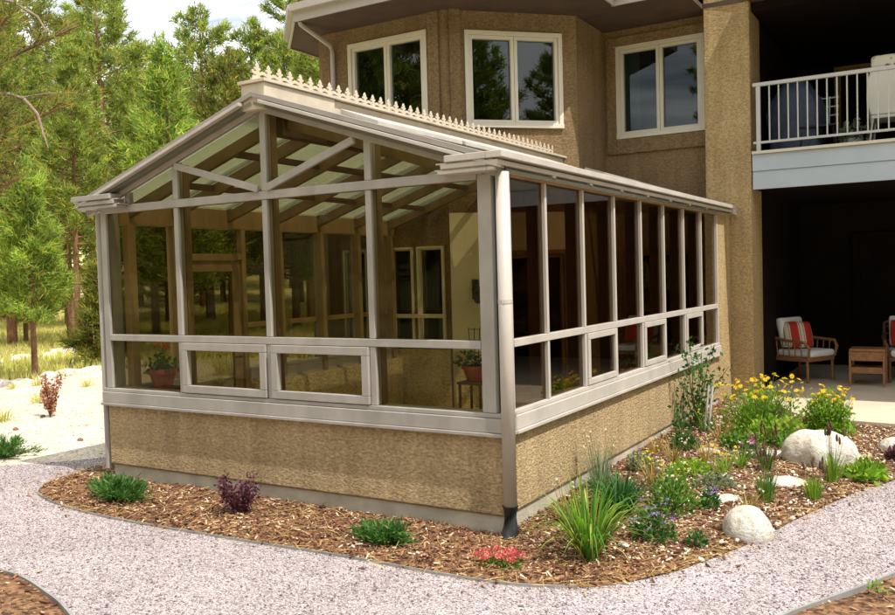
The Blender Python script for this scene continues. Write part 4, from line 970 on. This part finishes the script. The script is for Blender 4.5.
wisp(.30, .45, .30, 'thin dry perennial between the downspout and the side wall', 'petal_white', 7)
wisp(1.25, 3.35, .28, 'pink-blooming wisp behind the left end of the large boulder', 'petal_pink', 8, 'leaves')
wisp(.62, 3.5, .26, 'pale dry tuft in front of the climbing rose', 'petal_white', 10)
wisp(.78, 1.35, .26, 'leafy wisp with small yellow blooms beside the pale violet plant', 'petal_yellow', 12, 'leaves')
wisp(.72, 2.55, .22, 'dry golden tuft before the narrow white stone', 'petal_yellow', 9)
wisp(1.35, 1.25, .18, 'short straw-coloured tuft behind the cream boulder', 'petal_white', 6)
wisp(1.02, 2.55, .24, 'green wisp with white blooms under the magenta bloom', 'petal_white', 9, 'leaves_bright')
wisp(.38, 3.85, .34, 'tall green wisp at the foot of the climbing rose', 'petal_yellow', 8, 'leaves')
wisp(.20, 2.75, .22, 'brown dry tuft low against the side wall', 'petal_yellow', 6)
# yellow flowering bushes
def yellow(c, rad, h, nf, label, hf):
    t = bush('yellow_coreopsis', label, 'flowering plant', c, (rad, rad*.8, h), 2600, .038, 'leaves_bright', 14, shell=.15)
    V, F = blades(160, c, h*1.1, .005, .5, rng, .5, .12); bulk('fine_stems', V, F, 'leaves', t, c)
    tp = rnd_tops(c, nf, rad*1.05, h*.72, h*hf, rng); stalks(t, c, tp, .0022); flower_heads(t, tp, 'petal_yellow', .028, 8, cap=80)
yellow(g0(.88, 4.1), .42, .50, 75, 'large bush of yellow daisies in front of the stucco column', 1.2)
yellow(g0(1.48, 4.35), .25, .44, 48, 'smaller clump of yellow daisies before the sunlit patio slab', 1.12)
c = g0(1.02, 3.95); t = bush('nasturtium', 'broad-leaved green plant under the large yellow daisy bush', 'plant', (c[0]+.05, c[1]-.25, c[2]), (.26, .18, .20), 500, .065, 'leaves_bright', 5)
# climbing rose against the side wall near its far end
c = g0(.22, 4.1); t = thing('climbing_rose', 'climbing rose reaching the side sill on two thin stakes', 'climbing plant', c)
m = MB(); P = []
for k in range(9):
    a = rng.normal()*.20; b2 = rng.normal()*.32; h_ = .45+.42*rng.random()*(1 if k % 3 else 1.25)
    pts = [np.array(c), np.array(c)+[.04+a*.3, b2*.4, h_*.4], np.array(c)+[.08+a*.5, b2*.8, h_*.75], np.array(c)+[.1+a*.8, b2*1.2, h_]]
    m.tube(pts, [.007,.006,.004,.003], 5)
    for i in range(3):
        tt = rng.random(24)[:,None]; P.append(pts[i]*(1-tt)+pts[i+1]*tt+rng.normal(size=(24,3))*.05)
m.build('canes', 'stem_green', t); P = np.concatenate(P); V, F = inst(LEAF, LEAF_F, P, .035+.03*rng.random(len(P)), None, rng); bulk('foliage', V, F, 'leaves_dark', t, c)
for dx, dy in ((.0, .0), (.06, -.08)):
    tag(MB().tube([(c[0]+.12+dx, c[1]-.15+dy, c[2]-.05), (c[0]+.16+dx, c[1]-.10+dy, c[2]+.46)], .012, 8).build('plant_stake', 'white_metal'), 'white plant stake leaning in the climbing rose', 'stake', 'white stakes in the climbing rose')
c = g0(.25, 3.4); bush('climbing_vine', 'thin grey-green vine on the side knee wall left of the climbing rose', 'climbing plant', c, (.08, .16, .45), 170, .04, 'leaves_dark', 8)
# left yard
def ycoord(x, y): return (x, y, .01)
c = ycoord(-8.04, 2.11); t = thing('red_shrub', 'small upright red-leaved shrub on the pale yard', 'shrub', c); m = MB(); P = []
for i in range(13):
    a = rng.random()*2*PI; e = np.array([math.cos(a)*.22*rng.random(), math.sin(a)*.22*rng.random(), .30+.32*rng.random()]); m.tube([c, np.array(c)+e*.5, np.array(c)+e], [.007,.005,.002], 4)
    tt = .2+.8*rng.random(40); P.append(np.array(c)+e*tt[:,None]+rng.normal(size=(40,3))*.022)
P = np.concatenate(P); V, F = inst(LEAF, LEAF_F, P, .05, None, rng); bulk('foliage', V, F, 'leaves_red', t, c); m.build('stems', 'stem_brown', t)
juniper(ycoord(-6.02, .20), (.42, .36, .22), 2600, 'dark spreading juniper at the left edge of the gravel path')
for (x, y, s_, lab) in ((-9.6, 5.6, .5, 'tall dry yellow grass clump at the back of the pale yard'), (-10.9, 6.6, .5, 'dry yellow grass clump beside the limestone row'), (-8.6, 3.6, .22, 'short bright green tuft behind the red shrub'), (-9.4, 6.8, .45, 'yellow grass clump half hidden by the sunroom corner')):
    c = ycoord(x, y); t = thing('grass_clump', lab, 'grass clump', c); V, F = blades(260, c, s_, .010, .6, rng, .8, .35 if s_ > .3 else .15); bulk('blades', V, F, 'meadow_grass', t, c)
gt = None
for i in range(22):
    x, y = rng.uniform(-12, -6.2), rng.uniform(1.2, 7.5)
    if gt is None:
        gt = thing('grass_tuft', 'small dry grass tuft sprouting from the pale yard', 'grass tuft', (0,0,.01), 'dry tufts on the pale yard')
        V, F = blades(70, (0,0,.01), .20, .007, .8, rng, .7, .10); bulk('blades', V, F, 'meadow_grass', gt, (0,0,.01)); o = gt
    else: o = copy_tree(gt)
    o.location = (x, y, .008); s_ = rng.uniform(.5, 1.3); o.scale = (s_, s_, s_); o.rotation_euler = (0, 0, rng.random()*6)
bush('low_herb', 'bright green seedling in the mulch at the bottom right corner', 'plant', (2.28, -.05, .04), (.04, .04, .04), 30, .03, 'leaves_bright', 2)
# ---------------------------------------------------------------- meadow grass
g_ = np.random.default_rng(33); n = 26000
ang = np.radians(g_.uniform(36, 70, n)); dist = 13+38*g_.random(n)**.8
P = np.stack([2.69-np.sin(ang)*dist, -5.08+np.cos(ang)*dist, np.zeros(n)], 1); P = P[(P[:,0] < -12.6)|((P[:,0] < -6.5) & (P[:,1] > 10))]
P[:,2] = terr(P[:,0], P[:,1])-.03
TU = []; TF = []
for k in range(6):
    a = k*1.05; c_, s_ = math.cos(a), math.sin(a); b0 = len(TU); TU += [(-.05*s_, .05*c_, 0), (.05*s_, -.05*c_, 0), (c_*.28, s_*.28, .9+.1*(k % 2))]; TF.append((b0, b0+1, b0+2))
V, F = inst(np.array(TU), TF, P, .09+.17*g_.random(len(P)), unit(g_.normal(size=(len(P),3))*.15+np.array([0,0,1.])), g_)
tag(bulk('meadow_grass', V, F, 'meadow_grass'), 'yellow-green meadow grass below the pines', 'grass', kind='stuff')

# ---------------------------------------------------------------- pines
def pine(name, label, h, cb, rmax, seed, nbr=90, tuf=12, ned=18, nlen=.20, nwid=.022, leaf='needles', group=None, trunk_r=None, taper=.75, open_=.0, twigs=False, droop=.1, top=None):
    g = np.random.default_rng(seed); t = thing(name, label, 'pine tree', (0,0,0), group)
    tr = trunk_r or h*.016; m = MB(); bend = g.normal(size=2)*.02*h
    def axis(z): s = z/h; return np.array([bend[0]*s*s*math.sin(3*s+seed), bend[1]*s*s, z])
    m.tube([axis(z) for z in np.linspace(-.3, h*.97, 14)], list(np.linspace(tr, tr*.12, 14)), 9); m.build('trunk', 'bark', t, origin=(0,0,0), smooth=True)
    m = MB(); P = []; D = []
    for k in range(nbr):
        s = ((k+g.random())/nbr); z = cb+(h-cb)*s; a = k*2.4+g.normal()*.35
        prof = (1-s)**taper*(.45+.55*min(1, s*5+.35)); L = max(.25, rmax*prof*(.6+.55*g.random()))
        if g.random() < open_: continue
        up = .25+.55*s-droop*g.random(); b0 = axis(z); dr = np.array([math.cos(a), math.sin(a), up*.6]); e = b0+dr*L; mid = b0+dr*L*.5-np.array([0,0,.05*L])
        e = e+np.array([0,0,.12*L]); rb = max(.012, tr*.28*(1-s)+.006)
        m.tube([b0, mid, e], [rb, rb*.6, rb*.25], 4)
        nt_ = max(4, int(tuf*(L/rmax)+3)); tt = .30+.70*g.random(nt_)**.7
        q = np.where((tt < .5)[:,None], b0+(mid-b0)*(tt*2)[:,None], mid+(e-mid)*((tt-.5)*2)[:,None])
        side = np.cross(dr, [0,0,1]); side /= np.linalg.norm(side); off = g.normal(size=nt_)*.24*L*(1.15-tt)
        q2 = q+side*off[:,None]+np.array([0,0,1])*(np.abs(g.normal(size=nt_))*.07*L)[:,None]
        if twigs:
            for a_, b_ in zip(q, q2): m.tube([a_-dr*.1, b_], [.010, .005], 3)
        P.append(q2); D.append(unit(dr)[None]*.8+side*(off/(.3*L))[:,None]*.6+np.array([0,0,.5]))
    P.append(axis(h)[None]+g.normal(size=(8,3))*[.08,.08,.25]); D.append(np.tile([0,0,1.], (8,1)))
    m.build('limbs', 'bark', t, origin=(0,0,0))
    P = np.concatenate(P); D = unit(np.concatenate(D)); n = len(P)
    pos = np.repeat(P, ned, 0)+g.normal(size=(n*ned,3))*nlen*.30; dd = unit(np.repeat(D, ned, 0)+g.normal(size=(n*ned,3))*.75)
    ln = nlen*(.7+.6*g.random(n*ned)); w = unit(np.cross(dd, g.normal(size=(n*ned,3))))*nwid/2
    V = np.stack([pos-w, pos+w, pos+dd*ln[:,None]], 1); F = np.arange(n*ned*3).reshape(-1,3)
    bulk('crown', V, F, leaf, t); return t
def put(t, x, y, s=1, rz_=0): t.location = (x, y, float(terr(x, y))-.05); t.scale = (s, s, s); t.rotation_euler = (0, 0, rz_)
def polar(az, dist): a = math.radians(az); return 2.69-math.sin(a)*dist, -5.08+math.cos(a)*dist
GF = 'pines of the dense forest'; LFO = 'tall green ponderosa pine in the dense forest beyond the meadow'
protos = [pine('pine_tree', LFO, 12.0, 2.0, 3.0, 1, 105, 17, 19, .27, .050, group=GF, taper=.42),
          pine('pine_tree', LFO, 13.5, 3.2, 2.7, 2, 95, 16, 19, .27, .050, group=GF, open_=.28, taper=.38),
          pine('pine_tree', LFO, 10.0, 1.0, 2.8, 3, 105, 16, 19, .25, .048, 'needles_young', group=GF, taper=.5),
          pine('pine_tree', LFO, 14.0, 4.5, 2.5, 4, 75, 16, 19, .27, .050, group=GF, open_=.32, taper=.30),
          pine('pine_tree', LFO, 11.0, 2.6, 2.9, 5, 95, 16, 19, .27, .050, 'needles_old', group=GF, taper=.45)]
g_ = np.random.default_rng(5); used = set(); cnt = 0
def forest(az, dist, k, s, label=None, group=None):
    global cnt
    t = protos[k]
    if k in used: t = copy_tree(t)
    used.add(k); put(t, *polar(az, dist), s, g_.random()*6); cnt += 1
    if label: t['label'] = label; t['group'] = group
    return t
for (d0, d1, step, s0) in ((28, 32, 3.8, .84), (36, 42, 2.8, 1.08), (48, 58, 2.3, 1.28), (66, 84, 2.2, 1.55)):
    az = 33+g_.random()*2
    while az < 68:
        forest(az+g_.normal()*.6, g_.uniform(d0, d1), int(g_.integers(5)) if az < 50 or d0 > 45 else (1, 3)[int(g_.integers(2))], s0*g_.uniform(.78, 1.08)*(.91 if 41 < az < 48.5 and d0 > 35 else 1)); az += step*g_.uniform(.75, 1.3)
# forest behind the viewer: what the house windows mirror
LB2 = 'dark pine mirrored in the upper house windows'; GB = 'pines mirrored in the windows'
for az in list(np.arange(100, 262, 4.2)):
    forest(az+g_.normal()*2, g_.uniform(24, 36), int(g_.integers(5)), (g_.uniform(1.1, 1.6) if not 141 < az < 152 else .66), LB2, GB)
for az, dd, k, s in ((266, 34, 4, 1.3), (274, 33, 2, 1.4), (284, 34, 0, 1.3), (291, 30, 4, 1.35), (299, 32, 2, 1.4), (307, 34, 4, 1.3), (314, 38, 0, 1.3), (262, 32, 1, 1.2), (270, 38, 0, .9), (279, 30, 4, .9), (288, 40, 3, 1.0), (296, 34, 0, .9), (304, 40, 1, 1.0)):
    forest(az, dd, k, s, LB2, GB)
# individually placed nearer pines
t = pine('pine_tree', 'bright green young pine with a bare lower trunk at the left edge of the yard', 3.9, 1.15, 1.0, 31, 80, 14, 20, .16, .022, 'needles_young', trunk_r=.07); put(t, -13.0, 5.15)
t = pine('pine_tree', 'slim dark-trunked pine standing alone in the meadow left of the sunroom', 8.5, 3.0, 1.5, 32, 75, 12, 20, .22, .028, 'needles', trunk_r=.11); put(t, -19.2, 10.6)
t = pine('pine_tree', 'young bushy pine behind the slim dark trunk', 6.0, .7, 1.7, 33, 95, 13, 15, .22, .038, 'needles_young', trunk_r=.08); put(t, *polar(57.3, 30))
t = pine('pine_tree', 'round-topped bright pine just above the left roof slope of the sunroom', 7.6, 1.6, 2.0, 34, 100, 13, 14, .22, .040, 'needles_young', trunk_r=.12); put(t, *polar(48.5, 23))
t = pine('pine_tree', 'dark low pine half hidden by the left corner post of the sunroom', 2.2, .15, .9, 35, 80, 12, 22, .2, .024, 'needles_old', trunk_r=.07); put(t, *polar(53.0, 21))
t = pine('pine_tree', 'large old pine with browner foliage reaching into the top left corner', 12.0, 2.9, 2.9, 36, 130, 22, 30, .19, .013, 'needles_old', trunk_r=.20, twigs=True, taper=.45); put(t, -10.6, 1.5, 1, .6)
tr_ = t
m = MB()
m.tube([(-10.5,1.55,4.5), (-9.6,2.3,4.62),(-9.2,2.45,4.60),(-8.9,2.5,4.50),(-8.6,2.5,4.25),(-8.5,2.5,4.0),(-8.42,2.52,3.75)], [.05,.035,.03,.026,.022,.016,.008], 7)
m.tube([(-9.0,2.5,4.53),(-8.7,2.7,4.58),(-8.4,2.8,4.56)], [.014,.009,.004], 5); m.tube([(-8.52,2.5,4.05),(-8.35,2.4,3.9)], [.010,.004], 5)
m.tube([(-10.4,1.6,5.6),(-9.4,2.2,6.0),(-8.9,2.4,5.85),(-8.5,2.5,5.6),(-8.3,2.5,5.35)], [.05,.03,.025,.018,.008], 6)
dl = m.build('dead_limb', 'bark_dead'); loc = WPOS[dl]; dl.parent = tr_
dl.location = Matrix.Rotation(-.6, 4, 'Z') @ (loc - Vector(tr_.location)); dl.rotation_euler = (0, 0, -.6)

# ---------------------------------------------------------------- light, sky, camera
sun_dir = Vector((.50, -.11, .86)).normalized()
el = math.asin(sun_dir.z); az = math.atan2(sun_dir.x, sun_dir.y)
L = bpy.data.lights.new('sun', 'SUN'); L.energy = 4.6; L.angle = math.radians(.5); L.color = (1, .95, .86)
so = bpy.data.objects.new('sun', L); COL.objects.link(so); so.rotation_euler = sun_dir.to_track_quat('Z', 'Y').to_euler()
w = bpy.data.worlds.new('World'); S.world = w; w.use_nodes = True; nt = w.node_tree; nt.nodes.clear()
wo = nt.nodes.new('ShaderNodeOutputWorld'); bg = nt.nodes.new('ShaderNodeBackground'); sk = nt.nodes.new('ShaderNodeTexSky')
sk.sky_type = 'NISHITA'; sk.sun_disc = False; sk.sun_elevation = el; sk.sun_rotation = az; sk.air_density = 1.0; sk.dust_density = 2.5; sk.ozone_density = 1.2
tc = nt.nodes.new('ShaderNodeTexCoord'); mp = nt.nodes.new('ShaderNodeMapping'); mp.inputs['Scale'].default_value = (1, 1, 2.6); nt.links.new(tc.outputs['Generated'], mp.inputs[0])
cn = noise(nt, 2.1, 8, .62, mp.outputs[0], .3); cf = ramp(nt, cn, [(.34, (0,0,0)), (.52, (1,1,1))])
cc = mixc(nt, cf, sk.outputs[0], (13.5, 13.8, 14.0)); nt.links.new(cc, bg.inputs[0]); bg.inputs[1].default_value = .11
nt.links.new(bg.outputs[0], wo.inputs[0])
cam = bpy.data.cameras.new('camera'); co = bpy.data.objects.new('camera', cam); COL.objects.link(co); S.camera = co
r_ = Vector((0.8565329, 0.5153417, -0.0278269)); u_ = Vector((0.0044321, 0.0465715, 0.9989051)); f_ = Vector((-0.5160734, 0.8557185, -0.0376059))
mt = Matrix((r_, u_, -f_)).transposed().to_4x4(); mt.translation = Vector((2.6866, -5.0786, 1.7960)); co.matrix_world = mt
cam.sensor_width = 36; cam.lens = 859.18/895*36; cam.clip_end = 2000; cam.clip_start = .05
S.view_settings.view_transform = 'Standard'; S.view_settings.look = 'None'; S.view_settings.exposure = .35; S.view_settings.gamma = 1
S.render.engine = 'CYCLES'; S.cycles.transparent_max_bounces = 32; S.cycles.max_bounces = 8; S.cycles.diffuse_bounces = 3
S.render.resolution_x = 1024; S.render.resolution_y = 704
